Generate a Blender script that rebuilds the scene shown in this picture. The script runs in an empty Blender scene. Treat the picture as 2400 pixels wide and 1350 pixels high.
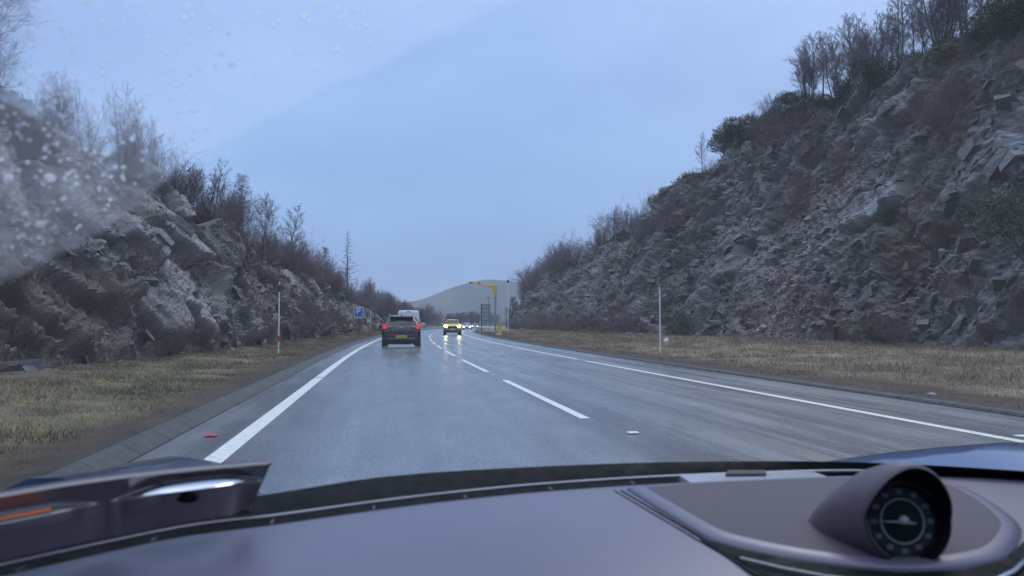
import bpy, math, random
import numpy as np
from mathutils import Vector, Matrix

SC = bpy.context.scene
COL = SC.collection
rng = np.random.default_rng(7)
random.seed(7)
PI = math.pi
H = 1.18                      # eye height above the road
PSI = math.atan(292/1800)     # camera looks a little right of the car's axis
TH = math.atan(85/1800)       # and a little up

# ------------------------------------------------------------------ helpers
def ray(px, py):
    f = Vector((math.sin(PSI)*math.cos(TH), math.cos(PSI)*math.cos(TH), math.sin(TH)))
    r = Vector((math.cos(PSI), -math.sin(PSI), 0))
    u = Vector((-math.sin(PSI)*math.sin(TH), -math.cos(PSI)*math.sin(TH), math.cos(TH)))
    return f + r*((px-1200)/1800) + u*((675-py)/1800)
def onz(px, py, z):           # point of the plane at height z
    d = ray(px, py); t = (z-H)/d.z
    return Vector((d.x*t, d.y*t, z))
def atY(px, py, Y):
    d = ray(px, py); t = Y/d.y
    return Vector((d.x*t, Y, H+d.z*t))

def xc(Y):                    # centre line of the road
    Y = np.asarray(Y, float)
    k = 5.36e-4
    q = np.clip(Y-20, 0, 120)
    return 2.45 + k*q*q + np.clip(Y-140, 0, None)*2*k*120
def dxc(Y):
    return 2*5.36e-4*float(np.clip(Y-20, 0, 120))
def road(t, Y, z=0.0):
    s = dxc(Y); n = math.hypot(1, s)
    return Vector((float(xc(Y))+t/n, Y-t*s/n, z))

def tag(o, label=None, cat=None, group=None, kind=None):
    if label: o['label'] = label
    if cat: o['category'] = cat
    if group: o['group'] = group
    if kind: o['kind'] = kind
    return o
def link_mesh(name, me, mats=None, parent=None):
    o = bpy.data.objects.new(name, me)
    COL.objects.link(o)
    if mats:
        for m in (mats if isinstance(mats, (list, tuple)) else [mats]):
            me.materials.append(m)
    if parent is not None: o.parent = parent
    return o
def empty(name, loc=(0, 0, 0), rz=0.0):
    o = bpy.data.objects.new(name, None)
    COL.objects.link(o)
    o.location = loc; o.rotation_euler = (0, 0, rz); o.empty_display_size = .2
    return o
def children(o): return [c for c in bpy.data.objects if c.parent is o]
def copy_tree(o, parent=None):
    c = o.copy(); COL.objects.link(c)
    if parent is not None: c.parent = parent
    for ch in list(o.children): copy_tree(ch, c)
    return c

class MB:
    def __init__(s): s.v = []; s.f = []; s.mi = []; s.m = 0
    def add(s, vs, fs):
        b = len(s.v); s.v += [tuple(p) for p in vs]
        s.f += [tuple(i+b for i in f) for f in fs]; s.mi += [s.m]*len(fs)
        return s
    def box(s, c, size, rz=0, rx=0, ry=0):
        M = Matrix.Rotation(rz, 3, 'Z') @ Matrix.Rotation(rx, 3, 'X') @ Matrix.Rotation(ry, 3, 'Y')
        hx, hy, hz = size[0]/2, size[1]/2, size[2]/2
        vs = [Vector(c) + M @ Vector((a*hx, b*hy, d*hz)) for a in (-1, 1) for b in (-1, 1) for d in (-1, 1)]
        return s.add(vs, [(0, 1, 3, 2), (4, 6, 7, 5), (0, 4, 5, 1), (2, 3, 7, 6), (0, 2, 6, 4), (1, 5, 7, 3)])
    def tube(s, pts, rad, n=8, cap=True):
        pts = [Vector(p) for p in pts]
        if not isinstance(rad, (list, tuple)): rad = [rad]*len(pts)
        vs = []; fs = []
        up = Vector((0, 0, 1))
        d0 = (pts[-1]-pts[0]).normalized()
        if abs(d0.z) > .9: up = Vector((1, 0, 0))
        for i, p in enumerate(pts):
            d = (pts[min(i+1, len(pts)-1)]-pts[max(i-1, 0)]).normalized()
            a = d.cross(up).normalized(); b = a.cross(d)
            for k in range(n):
                w = 2*PI*k/n
                vs.append(p + (a*math.cos(w)+b*math.sin(w))*rad[i])
        for i in range(len(pts)-1):
            for k in range(n):
                k2 = (k+1) % n
                fs.append((i*n+k, i*n+k2, (i+1)*n+k2, (i+1)*n+k))
        if cap:
            fs.append(tuple(range(n-1, -1, -1))); q = (len(pts)-1)*n
            fs.append(tuple(range(q, q+n)))
        return s.add(vs, fs)
    def lathe(s, prof, n=24, M=None):   # prof (r, z) about local z
        M = M or Matrix.Identity(4)
        vs = []; fs = []
        for r, z in prof:
            for k in range(n):
                w = 2*PI*k/n
                vs.append(M @ Vector((r*math.cos(w), r*math.sin(w), z)))
        for i in range(len(prof)-1):
            for k in range(n):
                k2 = (k+1) % n
                fs.append((i*n+k, i*n+k2, (i+1)*n+k2, (i+1)*n+k))
        fs.append(tuple(range(n-1, -1, -1))); q = (len(prof)-1)*n
        fs.append(tuple(range(q, q+n)))
        return s.add(vs, fs)
    def prism(s, poly, off):            # polygon (3D) pushed along a vector
        n = len(poly); off = Vector(off)
        vs = [Vector(p) for p in poly] + [Vector(p)+off for p in poly]
        fs = [tuple(range(n)), tuple(range(2*n-1, n-1, -1))]
        fs += [(i, i+n, (i+1) % n+n, (i+1) % n) for i in range(n)]
        return s.add(vs, fs)
    def grid(s, rows):
        n = len(rows[0]); vs = [p for r in rows for p in r]
        fs = [(i*n+j, i*n+j+1, (i+1)*n+j+1, (i+1)*n+j) for i in range(len(rows)-1) for j in range(n-1)]
        return s.add(vs, fs)
    def build(s, name, mats, parent=None, smooth=None, bevel=0, solid=0):
        me = bpy.data.meshes.new(name)
        me.from_pydata(s.v, [], s.f); me.validate(); 
        import bmesh
        bm = bmesh.new(); bm.from_mesh(me)
        bmesh.ops.recalc_face_normals(bm, faces=bm.faces) 
        bm.to_mesh(me); bm.free()
        if any(s.mi) and len(me.polygons) == len(s.mi):
            me.polygons.foreach_set('material_index', s.mi)
        if smooth is not None:
            me.polygons.foreach_set('use_smooth', [True]*len(me.polygons))
            me.set_sharp_from_angle(angle=math.radians(smooth))
        o = link_mesh(name, me, mats, parent)
        if solid:
            m = o.modifiers.new('s', 'SOLIDIFY'); m.thickness = solid; m.offset = -1
        if bevel:
            m = o.modifiers.new('b', 'BEVEL'); m.width = bevel; m.segments = 3; m.limit_method = 'ANGLE'
            m.angle_limit = math.radians(40)
        return o
def np_mesh(name, V, F, mats=None, parent=None, smooth=False, cols=None):
    V = np.asarray(V, np.float32); F = np.asarray(F, np.int32)
    me = bpy.data.meshes.new(name)
    me.vertices.add(len(V)); me.vertices.foreach_set('co', V.ravel())
    k = F.shape[1]
    me.loops.add(F.size); me.loops.foreach_set('vertex_index', F.ravel())
    me.polygons.add(len(F))
    me.polygons.foreach_set('loop_start', np.arange(len(F), dtype=np.int32)*k)
    me.update(calc_edges=True)
    if smooth: me.polygons.foreach_set('use_smooth', np.ones(len(F), bool))
    else: me.polygons.foreach_set('use_smooth', np.zeros(len(F), bool))
    if cols is not None:
        for nm, c in cols.items():
            a = me.color_attributes.new(nm, 'FLOAT_COLOR', 'POINT')
            c4 = np.ones((len(V), 4), np.float32); c4[:, :c.shape[1]] = c
            a.data.foreach_set('color', c4.ravel())
    me.validate()
    return link_mesh(name, me, mats, parent)
def text_mesh(name, body, size, mat, parent, loc, rot, extrude=.002, wide=1.0):
    cu = bpy.data.curves.new(name, 'FONT'); cu.body = body; cu.size = size
    cu.align_x = 'CENTER'; cu.align_y = 'CENTER'; cu.extrude = extrude
    t = bpy.data.objects.new(name, cu); COL.objects.link(t)
    bpy.context.view_layer.update()
    me = bpy.data.meshes.new_from_object(t.evaluated_get(bpy.context.evaluated_depsgraph_get()))
    bpy.data.objects.remove(t)
    o = link_mesh(name, me, mat, parent)
    o.location = loc; o.rotation_euler = rot; o.scale = (wide, 1, 1)
    return o

# ---------------------------------------------------------------- materials
class NT:
    def __init__(s, name):
        s.m = bpy.data.materials.new(name); s.m.use_nodes = True
        s.n = s.m.node_tree.nodes; s.l = s.m.node_tree.links
        s.b = s.n['Principled BSDF']; s.out = s.n['Material Output']
        s.tc = None
    def node(s, t, **kw):
        x = s.n.new(t)
        for k, v in kw.items():
            if k.startswith('_'): setattr(x, k[1:], v)
        return x
    def coord(s, kind='Object', scale=(1, 1, 1), rot=(0, 0, 0)):
        if s.tc is None: s.tc = s.n.new('ShaderNodeTexCoord')
        mp = s.n.new('ShaderNodeMapping'); mp.inputs['Scale'].default_value = scale
        mp.inputs['Rotation'].default_value = rot
        s.l.new(s.tc.outputs[kind], mp.inputs['Vector'])
        return mp.outputs[0]
    def noise(s, vec, scale, detail=4, rough=.55, dist=0):
        x = s.n.new('ShaderNodeTexNoise'); x.inputs['Scale'].default_value = scale
        x.inputs['Detail'].default_value = detail; x.inputs['Roughness'].default_value = rough
        x.inputs['Distortion'].default_value = dist
        s.l.new(vec, x.inputs['Vector']); return x.outputs['Fac']
    def ramp(s, fac, stops):
        x = s.n.new('ShaderNodeValToRGB'); e = x.color_ramp.elements
        while len(e) < len(stops): e.new(.5)
        for i, (p, c) in enumerate(stops):
            e[i].position = p
            e[i].color = (*c, 1) if isinstance(c, (tuple, list)) else (c, c, c, 1)
        s.l.new(fac, x.inputs[0]); return x.outputs[0]
    def mix(s, fac, a, b, mode='MIX'):
        x = s.n.new('ShaderNodeMix'); x.data_type = 'RGBA'; x.blend_type = mode
        for ix, v in ((0, fac), (6, a), (7, b)):
            sock = x.inputs[ix]
            if isinstance(v, (int, float)): sock.default_value = v if ix == 0 else (v, v, v, 1)
            elif isinstance(v, (tuple, list)): sock.default_value = (*v, 1)
            else: s.l.new(v, sock)
        return x.outputs[2]
    def math(s, op, a, b=0.0, clamp=False):
        x = s.n.new('ShaderNodeMath'); x.operation = op; x.use_clamp = clamp
        for i, v in enumerate((a, b)):
            if isinstance(v, (int, float)): x.inputs[i].default_value = v
            else: s.l.new(v, x.inputs[i])
        return x.outputs[0]
    def attr(s, name):
        x = s.n.new('ShaderNodeAttribute'); x.attribute_name = name; return x
    def bump(s, h, strength=.3, dist=.02):
        x = s.n.new('ShaderNodeBump'); x.inputs['Strength'].default_value = strength
        x.inputs['Distance'].default_value = dist
        s.l.new(h, x.inputs['Height']); s.l.new(x.outputs[0], s.b.inputs['Normal'])
    def set(s, **kw):
        for k, v in kw.items():
            sock = s.b.inputs[k.replace('_', ' ')]
            if hasattr(v, 'is_linked') or hasattr(v, 'links'): s.l.new(v, sock)
            elif isinstance(v, (tuple, list)): sock.default_value = (*v, 1)
            else: sock.default_value = v
        return s

def simple(name, c, rough=.5, metal=0, var=.15, scale=8, bump=0, emit=None, es=0, coat=0, spec=.5):
    t = NT(name); v = t.coord('Object')
    n = t.noise(v, scale, 4)
    lo = tuple(x*(1-var) for x in c); hi = tuple(min(1, x*(1+var)) for x in c)
    t.set(Base_Color=t.ramp(n, [(.3, lo), (.7, hi)]), Metallic=metal, Coat_Weight=coat, Specular_IOR_Level=spec)
    t.set(Roughness=t.ramp(n, [(.3, max(0.0, rough*.85)), (.7, min(1, rough*1.15))]))
    if bump: t.bump(t.noise(v, scale*6, 3), bump, .005)
    if emit: t.set(Emission_Color=emit, Emission_Strength=es)
    return t.m

def attr_mat(name, rough=.85, spec=.25, transl=0):
    t = NT(name); a = t.attr('col')
    v = t.coord('Object')
    n = t.noise(v, 3.0, 3)
    t.set(Base_Color=t.mix(1.0, a.outputs['Color'], t.ramp(n, [(.3, .75), (.7, 1.25)]), 'MULTIPLY'), Roughness=rough, Specular_IOR_Level=spec)
    return t.m

M = {}
M['white_paint'] = simple('white_paint', (.72, .73, .73), .4, var=.06)
M['red_paint'] = simple('red_paint', (.55, .03, .02), .45, var=.1)
M['dark_red'] = simple('dark_red', (.12, .01, .012), .45)
M['grey_metal'] = simple('grey_metal', (.36, .37, .38), .4, metal=.6, scale=5)
M['galv'] = simple('galvanised_steel', (.68, .70, .72), .42, metal=.15, scale=6)
M['dark_metal'] = simple('dark_metal', (.05, .055, .06), .5, metal=.2)
M['yellow'] = simple('yellow_paint', (.68, .50, .03), .42, var=.1, scale=3)
M['black_plastic'] = simple('black_plastic', (.012, .012, .014), .45, bump=.1, scale=60)
M['rubber'] = simple('tyre_rubber', (.016, .016, .017), .75, bump=.2, scale=30)
M['rim'] = simple('alloy', (.5, .5, .52), .3, metal=.9)
M['glass_dark'] = simple('car_glass', (.02, .026, .03), .06, var=.1, spec=.6)
M['sign_blue'] = simple('sign_blue', (.02, .13, .47), .35, var=.06)
M['sign_white'] = simple('sign_white', (.85, .87, .88), .35, var=.04)
M['suv_paint'] = simple('black_car_paint', (.008, .010, .014), .25, var=.2, scale=2, coat=.35)
M['van_paint'] = simple('white_van_paint', (.78, .80, .82), .35, var=.08, scale=1.5)
M['pick_paint'] = simple('yellow_car_paint', (.62, .48, .04), .3, var=.1, scale=2, coat=.3)
M['pick_trim'] = simple('reflection_brown_trim', (.085, .05, .02), .5, var=.3, scale=4)  # brown tone stands in for reflections on the lower body
M['silver'] = simple('silver_paint', (.4, .42, .45), .3, metal=.5)
M['tail_red'] = simple('tail_lamp', (.5, .02, .02), .2, emit=(1, .035, .04), es=.36)
M['tail_dim'] = simple('reflector_red', (.28, .03, .04), .25)
M['tail_clear'] = simple('clear_lens', (.42, .26, .28), .2)
M['head_warm'] = simple('headlamp_warm', (.9, .85, .6), .2, emit=(1, .80, .34), es=90)
M['head_cool'] = simple('headlamp_cool', (.9, .9, .9), .2, emit=(1, .86, .84), es=25)
M['plate_y'] = simple('plate_yellow', (.75, .56, .06), .4, var=.05)
M['plate_w'] = simple('plate_white', (.75, .75, .72), .4, var=.05)
M['ink'] = simple('plate_black', (.01, .01, .01), .5)
M['chrome'] = simple('chrome', (.75, .76, .78), .12, metal=1, var=.05)
M['concrete'] = simple('kerb_concrete', (.24, .235, .22), .6, var=.3, scale=3, bump=.3)

# ------------------------------------------------------------- noise in numpy
def _h(i, j, k, seed):
    i = i.astype(np.int64).astype(np.uint32); j = j.astype(np.int64).astype(np.uint32); k = k.astype(np.int64).astype(np.uint32)
    with np.errstate(over='ignore'):
        h = i*np.uint32(374761393) + j*np.uint32(668265263) + k*np.uint32(2147483647) + np.uint32(seed*974711 & 0xffffffff)
        h = (h ^ (h >> np.uint32(13)))*np.uint32(1274126177)
        h = (h ^ (h >> np.uint32(16)))*np.uint32(2246822519)
        h = h ^ (h >> np.uint32(15))
    return h.astype(np.float64)/4294967295.0
def vnoise(p, seed=0):
    b = np.floor(p); f = p-b; f = f*f*(3-2*f); r = 0
    for a in (0, 1):
        for c in (0, 1):
            for d in (0, 1):
                w = (f[:, 0] if a else 1-f[:, 0])*(f[:, 1] if c else 1-f[:, 1])*(f[:, 2] if d else 1-f[:, 2])
                r = r + w*_h(b[:, 0]+a, b[:, 1]+c, b[:, 2]+d, seed)
    return r*2-1
def fbm(p, oct=4, seed=0, gain=.5):
    r = 0; a = 1; s = 0
    for o in range(oct):
        r = r + a*vnoise(p*2**o + o*17.3, seed+o); s += a; a *= gain
    return r/s
def worley(q, seed):
    b = np.floor(q); n = len(q)
    d1 = np.full(n, 1e9); d2 = np.full(n, 1e9); cell = np.zeros((n, 3)); vec = np.zeros((n, 3))
    for a in (-1, 0, 1):
        for c in (-1, 0, 1):
            for d in (-1, 0, 1):
                o = b + np.array([a, c, d])
                pt = o + np.stack([_h(o[:, 0], o[:, 1], o[:, 2], seed+z) for z in (1, 2, 3)], 1)
                v = q-pt; dd = .25*(v*v).sum(1) + .75*np.abs(v).max(1)**2
                m = dd < d1
                d2 = np.where(m, d1, np.minimum(d2, dd))
                cell[m] = o[m]; vec[m] = v[m]; d1 = np.where(m, dd, d1)
    R = np.stack([_h(cell[:, 0], cell[:, 1], cell[:, 2], seed+z) for z in (5, 6, 7, 8)], 1)*2-1
    return R, vec, np.sqrt(d1), np.sqrt(d2)
def smooth(a, b, x):
    t = np.clip((x-a)/(b-a), 0, 1); return t*t*(3-2*t)

# ================================================================== SETTING
def zL(t, Y):   # left verge height
    t = np.asarray(t, float)
    return .10 + .16*smooth(5.3, 8.6, -t) + .10*smooth(8.6, 11, -t)
def zR(t, Y):
    t = np.asarray(t, float)
    return .05 + .38*smooth(6.3, 15, t)
def road_np(t, Y):
    s = 2*5.36e-4*np.clip(Y-20, 0, 120); n = np.sqrt(1+s*s)
    return xc(Y)+t/n, Y-t*s/n

# ground: one sheet to the horizon
t = NT('moor_ground'); v = t.coord('Object')
t.set(Base_Color=t.ramp(t.noise(v, .02, 6), [(.35, (.05, .045, .03)), (.65, (.10, .085, .05))]), Roughness=.95)
mb = MB(); R = 2500
mb.add([(100-R, 850-R, -.12), (100+R, 850-R, -.12), (100+R, 850+R, -.12), (100-R, 850+R, -.12)], [(0, 1, 2, 3)])
tag(mb.build('ground', t.m), kind='structure')

# road
YS = np.concatenate([np.arange(-14, 130, 1.0), np.arange(130, 330, 2.5)])
def strip(name, t0, t1, z, mats, ys=YS, nt=2, kind='structure', uv=True, z1=None):
    ts = np.linspace(t0, t1, nt); V = []
    for y in ys:
        x, yy = road_np(ts, np.full(nt, y))
        zz = np.linspace(z, z1 if z1 is not None else z, nt)
        V += list(zip(x, yy, zz))
    n = nt
    F = [(i*n+j, i*n+j+1, (i+1)*n+j+1, (i+1)*n+j) for i in range(len(ys)-1) for j in range(n-1)]
    o = np_mesh(name, V, F, mats, smooth=True)
    if uv:
        me = o.data; l = me.uv_layers.new(name='UVMap')
        vi = np.empty(len(me.loops), np.int32); me.loops.foreach_get('vertex_index', vi)
        TT = np.tile(ts, len(ys)); SS = np.repeat(ys, nt)
        l.data.foreach_set('uv', np.stack([TT[vi], SS[vi]], 1).ravel().astype(np.float32))
    if kind: o['kind'] = kind
    return o
def rib(prof, name, mats, ys):      # a section (t, z) swept along the road
    n = len(prof); V = []
    for y in ys:
        x, yy = road_np(np.array([p[0] for p in prof]), np.full(n, y))
        V += list(zip(x, yy, [p[1] for p in prof]))
    F = [(i*n+j, i*n+j+1, (i+1)*n+j+1, (i+1)*n+j) for i in range(len(ys)-1) for j in range(n-1)]
    return np_mesh(name, V, F, mats)

t = NT('wet_asphalt'); uv = t.coord('UV')
fine = t.noise(t.coord('Object'), 55, 3, .7)
streak = t.noise(t.coord('UV', (1.5, .035, 1)), 1.1, 5, .6)
patch = t.noise(t.coord('UV', (.55, .12, 1)), 1.0, 6, .62, .4)
tread = t.noise(t.coord('UV', (5, .11, 1)), 1.0, 6, .68, .3)
sep = t.n.new('ShaderNodeSeparateXYZ'); t.l.new(t.tc.outputs['UV'], sep.inputs[0])
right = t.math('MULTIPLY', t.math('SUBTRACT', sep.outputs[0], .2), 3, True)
patchR = t.math('MULTIPLY', t.math('MULTIPLY', right, t.ramp(tread, [(.50, 0.0), (.57, 1.0)])), t.ramp(patch, [(.44, 0.0), (.56, 1.0)]))
base = t.mix(t.ramp(fine, [(.35, 0.0), (.7, 1.0)]), (.05, .051, .053), (.205, .208, .213))
base = t.mix(t.ramp(streak, [(.40, 0.0), (.60, .65)]), base, (.215, .215, .22))
base = t.mix(t.math('MULTIPLY', patchR, .85), base, (.022, .022, .022))
sp = t.noise(t.coord('Object'), 30, 5, .75)
wide = t.noise(t.coord('Object', (1, .45, 1)), 1.6, 5, .65, .5)
base = t.mix(t.ramp(sp, [(.48, 0.0), (.62, .75)]), base, (.022, .022, .024))
base = t.mix(t.ramp(wide, [(.42, .32), (.60, 0.0)]), base, (.03, .03, .032))
base = t.mix(right, base, t.mix(1.0, base, (1.28, 1.34, 1.42), 'MULTIPLY'))  # right lane lightened and blued in its colour, in place of sky light
t.set(Base_Color=base)
rg = t.mix(t.ramp(streak, [(.35, 0.0), (.65, 1.0)]), .24, .34)
rg = t.mix(t.ramp(patch, [(.4, 0.0), (.62, .7)]), rg, .17)
rg = t.mix(t.math('MULTIPLY', patchR, .9), rg, .50)
rg = t.mix(t.ramp(sp, [(.50, 0.0), (.64, .30)]), rg, .46)
t.set(Roughness=rg, Specular_IOR_Level=1.0)
t.bump(fine, .045, .006)
ROAD = t.m
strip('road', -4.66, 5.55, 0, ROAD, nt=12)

t = NT('worn_white_line'); v = t.coord('Object')
t.set(Base_Color=t.ramp(t.noise(v, 14, 5, .7), [(.3, (.46, .46, .43)), (.55, (.78, .78, .73))]), Roughness=.4)
t.bump(t.noise(v, 60, 3), .2, .003)
LINE = t.m
def marks(name, segs, label=None):
    V = []; F = []
    for t0, t1, a, b in segs:
        ys = np.linspace(a, b, max(2, int((b-a)/1.2)+1)); o = len(V)
        for y in ys:
            x, yy = road_np(np.array([t0, t1]), np.array([y, y]))
            V += [(x[0], yy[0], .004), (x[1], yy[1], .004)]
        F += [(o+2*i, o+2*i+1, o+2*i+3, o+2*i+2) for i in range(len(ys)-1)]
    o = np_mesh(name, V, F, LINE); o['kind'] = 'structure'; return o
gap = [-14, 17.45, 17.62, 56, 56.3, 330]
marks('edge_line', [(-4.02, -3.83, gap[i], gap[i+1]) for i in (0, 2, 4)])
marks('edge_line', [(3.78, 3.93, -14, 24.1), (3.78, 3.93, 25.2, 330)])
seg = []
d = [(9.4, 16.1), (18.9, 25.6), (28.5, 34.2), (37.0, 43.0), (45.5, 51.5), (54, 60), (63, 69), (72, 78)] + [(81+9*i, 87+9*i) for i in range(20)] + [(-.4, 6.2)]
marks('centre_line', [(-.06, .07, a, b) for a, b in d])

# kerbs
t = NT('kerb'); v = t.coord('UV')
o_ = NT('kerb_blocks'); v = o_.coord('Object')
cc = o_.ramp(o_.noise(v, 5, 5, .65), [(.3, (.046, .048, .047)), (.7, (.088, .090, .086))])
uvv = o_.coord('UV')
sp_ = o_.n.new('ShaderNodeSeparateXYZ'); o_.l.new(uvv, sp_.inputs[0])
fr = o_.math('FRACT', o_.math('DIVIDE', sp_.outputs[1], .92))
jt = o_.math('LESS_THAN', fr, .03)
o_.set(Base_Color=o_.mix(jt, cc, (.025, .025, .026)), Roughness=.65, Specular_IOR_Level=.2)
o_.bump(o_.noise(v, 30, 4), .3, .004)
KERB = o_.m
def kerb(prof, ys):
    n = len(prof)
    o = rib(prof, 'kerb', KERB, ys); me = o.data; l = me.uv_layers.new(name='UVMap')
    vi = np.empty(len(me.loops), np.int32); me.loops.foreach_get('vertex_index', vi)
    TT = np.tile(np.arange(n)*.1, len(ys)); SS = np.repeat(ys, n)
    l.data.foreach_set('uv', np.stack([TT[vi], SS[vi]], 1).ravel().astype(np.float32))
    o['kind'] = 'structure'; return o
kerb([(-4.61, -.03), (-4.615, .012), (-4.64, .03), (-4.745, .100), (-4.77, .110), (-4.835, .110), (-4.845, .0)], YS)
kerb([(5.52, -.03), (5.53, .015), (5.56, .045), (5.60, .055), (5.68, .055), (5.69, .0)], YS)

# verges (soil with thatch), coloured by what grows there
def verge_cols(tt, Y, side):
    P = np.stack([tt*.7, Y*.22, tt*0], 1)
    n = fbm(P, 4, 11 if side < 0 else 29)
    P2 = np.stack([tt*2.2, Y*.9, tt*0], 1)
    n2 = fbm(P2, 3, 5)
    if side < 0:
        w = smooth(5.2, 6.2, -tt + .5*n)                 # brown salt-burnt strip by the kerb
        brown = np.array([.060, .042, .028]); ol = np.array([.150, .130, .068]); tan = np.array([.155, .122, .080])
        grey = np.array([.042, .042, .036])
    else:
        w = smooth(6.6, 8.2, tt + .7*n)
        brown = np.array([.075, .050, .034]); ol = np.array([.275, .225, .148]); tan = np.array([.20, .152, .104])
        grey = np.array([.06, .056, .05])
    m = smooth(-.25, .3, n + .5*n2)
    g = tan[None]*(1-m[:, None]) + ol[None]*m[:, None]
    c = brown[None]*(1-w[:, None]) + g*w[:, None]
    e = smooth(4.85, 5.2, -tt + .15*n) if side < 0 else smooth(5.6, 6.1, tt+.1*n)
    c = grey[None]*(1-e[:, None]) + c*e[:, None]
    return c*(1+.35*n2[:, None]), w
VM = attr_mat('verge_soil', .9)
def verge(side):
    ts = (-np.linspace(4.83, 14, 46)) if side < 0 else np.linspace(5.66, 30, 70)
    ys = np.concatenate([np.arange(-12, 60, .3), np.arange(60, 330, 1.2)])
    T, Y = np.meshgrid(ts, ys); T = T.ravel(); Y = Y.ravel()
    x, y = road_np(T, Y)
    z = zL(T, Y) if side < 0 else zR(T, Y)
    edge = smooth(5.1, 5.8, -T) if side < 0 else smooth(5.8, 6.6, T)
    z = z + edge*.05*fbm(np.stack([T*1.3, Y*1.1, T*0], 1), 3, 3)
    n = len(ts)
    idx = np.arange(len(T)).reshape(len(ys), n)
    F = np.stack([idx[:-1, :-1], idx[:-1, 1:], idx[1:, 1:], idx[1:, :-1]], -1).reshape(-1, 4)
    c, w = verge_cols(T, Y, side)
    o = np_mesh('verge', np.stack([x, y, z], 1), F, VM, smooth=True, cols={'col': c})
    o['kind'] = 'structure'
verge(-1); verge(1)

def blades(name, P, hgt, col, mat, wid=.008, lean=1.25, seed=1):
    r = np.random.default_rng(seed); n = len(P)
    a = r.uniform(0, 2*PI, n); l = r.uniform(.1, lean, n)*hgt; a2 = r.uniform(0, 2*PI, n)
    wv = np.stack([np.cos(a), np.sin(a), 0*a], 1)*(wid*(1+0*hgt))[:, None] if np.ndim(wid) else np.stack([np.cos(a), np.sin(a), 0*a], 1)*wid
    tip = P + np.stack([np.cos(a2)*l, np.sin(a2)*l, hgt], 1)
    V = np.stack([P-wv, P+wv, tip], 1).reshape(-1, 3)
    F = np.arange(3*n).reshape(n, 3)
    c = np.repeat(col, 3, 0)
    o = np_mesh(name, V, F, mat, cols={'col': c}); return o
GM = attr_mat('dead_grass', .8)
def grass(side, n, label):
    r = np.random.default_rng(20+side)
    Y = 5 + (r.uniform(0, 1, n)**2.2)*105
    if side < 0: T = -r.uniform(5.1, 9.9, n)
    else: T = r.uniform(5.9, 18.5, n)
    c, w = verge_cols(T, Y, side)
    keep = r.uniform(0, 1, n) < (.42+.58*w)
    T, Y, c, w = T[keep], Y[keep], c[keep], w[keep]
    x, y = road_np(T, Y); z = (zL(T, Y) if side < 0 else zR(T, Y))-.03
    n = len(T)
    clump = fbm(np.stack([T*1.6, Y*1.6, T*0], 1), 3, 77)
    hh = r.uniform(.02, .075, n)*(.45+.75*w)*(1+.9*clump) + .02
    if side > 0: hh *= 1.7
    c = c*r.uniform(.85, 1.5, n)[:, None]
    o = blades('grass', np.stack([x, y, z], 1), hh, c, GM, wid=.0042+.00020*Y, seed=3+side)
    tag(o, label, 'grass', kind='stuff')
grass(-1, 150000, 'short olive and yellow winter grass on the verge below the left cliff')
grass(1, 190000, 'long straw-coloured dead grass on the wide verge below the right cliff')

# ------------------------------------------------------------------ rock
t = NT('wet_schist'); v = t.coord('Object')
A = t.attr('tone'); sx = t.n.new('ShaderNodeSeparateColor'); t.l.new(A.outputs['Color'], sx.inputs[0])
tone, veg, blue = sx.outputs[0], sx.outputs[1], sx.outputs[2]
n1 = t.noise(v, 2.2, 6, .65); n2 = t.noise(t.coord('Object', (1, 1, 1.8), (.45, 0, 0)), 4, 6, .72); n3 = t.noise(v, .35, 4, .6)
k = t.math('ADD', t.math('MULTIPLY', tone, .62), t.math('ADD', t.math('MULTIPLY', n1, .28), t.math('MULTIPLY', n2, .34)))
base = t.ramp(k, [(.24, (.030, .027, .027)), (.45, (.094, .086, .086)), (.63, (.160, .150, .148)), (.90, (.32, .315, .318))])
base = t.mix(t.ramp(n3, [(.45, 0.0), (.68, .55)]), base, t.mix(1.0, base, (1.32, 1.0, .80), 'MULTIPLY'))
base = t.mix(blue, base, t.mix(1.0, base, (1.10, 1.36, 1.60), 'MULTIPLY'))
SCR = t.attr('scree'); base = t.mix(t.math('MULTIPLY', SCR.outputs['Fac'], .8), base, t.mix(1.0, base, (1.32, 1.02, .92), 'MULTIPLY'))
vk = t.n.new('ShaderNodeTexVoronoi'); vk.feature = 'DISTANCE_TO_EDGE'; vk.inputs['Scale'].default_value = 1.0
vw = t.n.new('ShaderNodeVectorMath'); vw.operation = 'ADD'; nw = t.n.new('ShaderNodeTexNoise'); nw.inputs['Scale'].default_value = 1.1; nw.inputs['Detail'].default_value = 4
t.l.new(v, nw.inputs['Vector']); t.l.new(t.coord('Object', (2.6, 1.25, 3.4), (.55, 0, 0)), vw.inputs[0]); t.l.new(nw.outputs['Color'], vw.inputs[1]); t.l.new(vw.outputs[0], vk.inputs['Vector'])
crk = t.ramp(vk.outputs['Distance'], [(.0, 1.0), (.035, 0.0)])
base = t.mix(t.math('MULTIPLY', crk, t.ramp(n1, [(.45, .0), (.65, .7)])), base, (.012, .011, .011))
geo = t.n.new('ShaderNodeNewGeometry'); sn = t.n.new('ShaderNodeSeparateXYZ'); t.l.new(geo.outputs['Normal'], sn.inputs[0])
led = t.math('MULTIPLY', t.ramp(sn.outputs[2], [(.66, 0.0), (.86, 1.0)]), t.ramp(n1, [(.44, 0.0), (.58, 1.0)]))
vg = t.math('MAXIMUM', t.math('MULTIPLY', led, .75), veg)
vc = t.ramp(t.noise(v, 1.3, 5, .7), [(.3, (.058, .049, .037)), (.5, (.105, .084, .056)), (.7, (.082, .080, .043))])
base = t.mix(vg, base, vc)
t.set(Base_Color=base, Roughness=t.mix(vg, t.ramp(n2, [(.3, .34), (.7, .62)]), .95), Specular_IOR_Level=.5)
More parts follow.
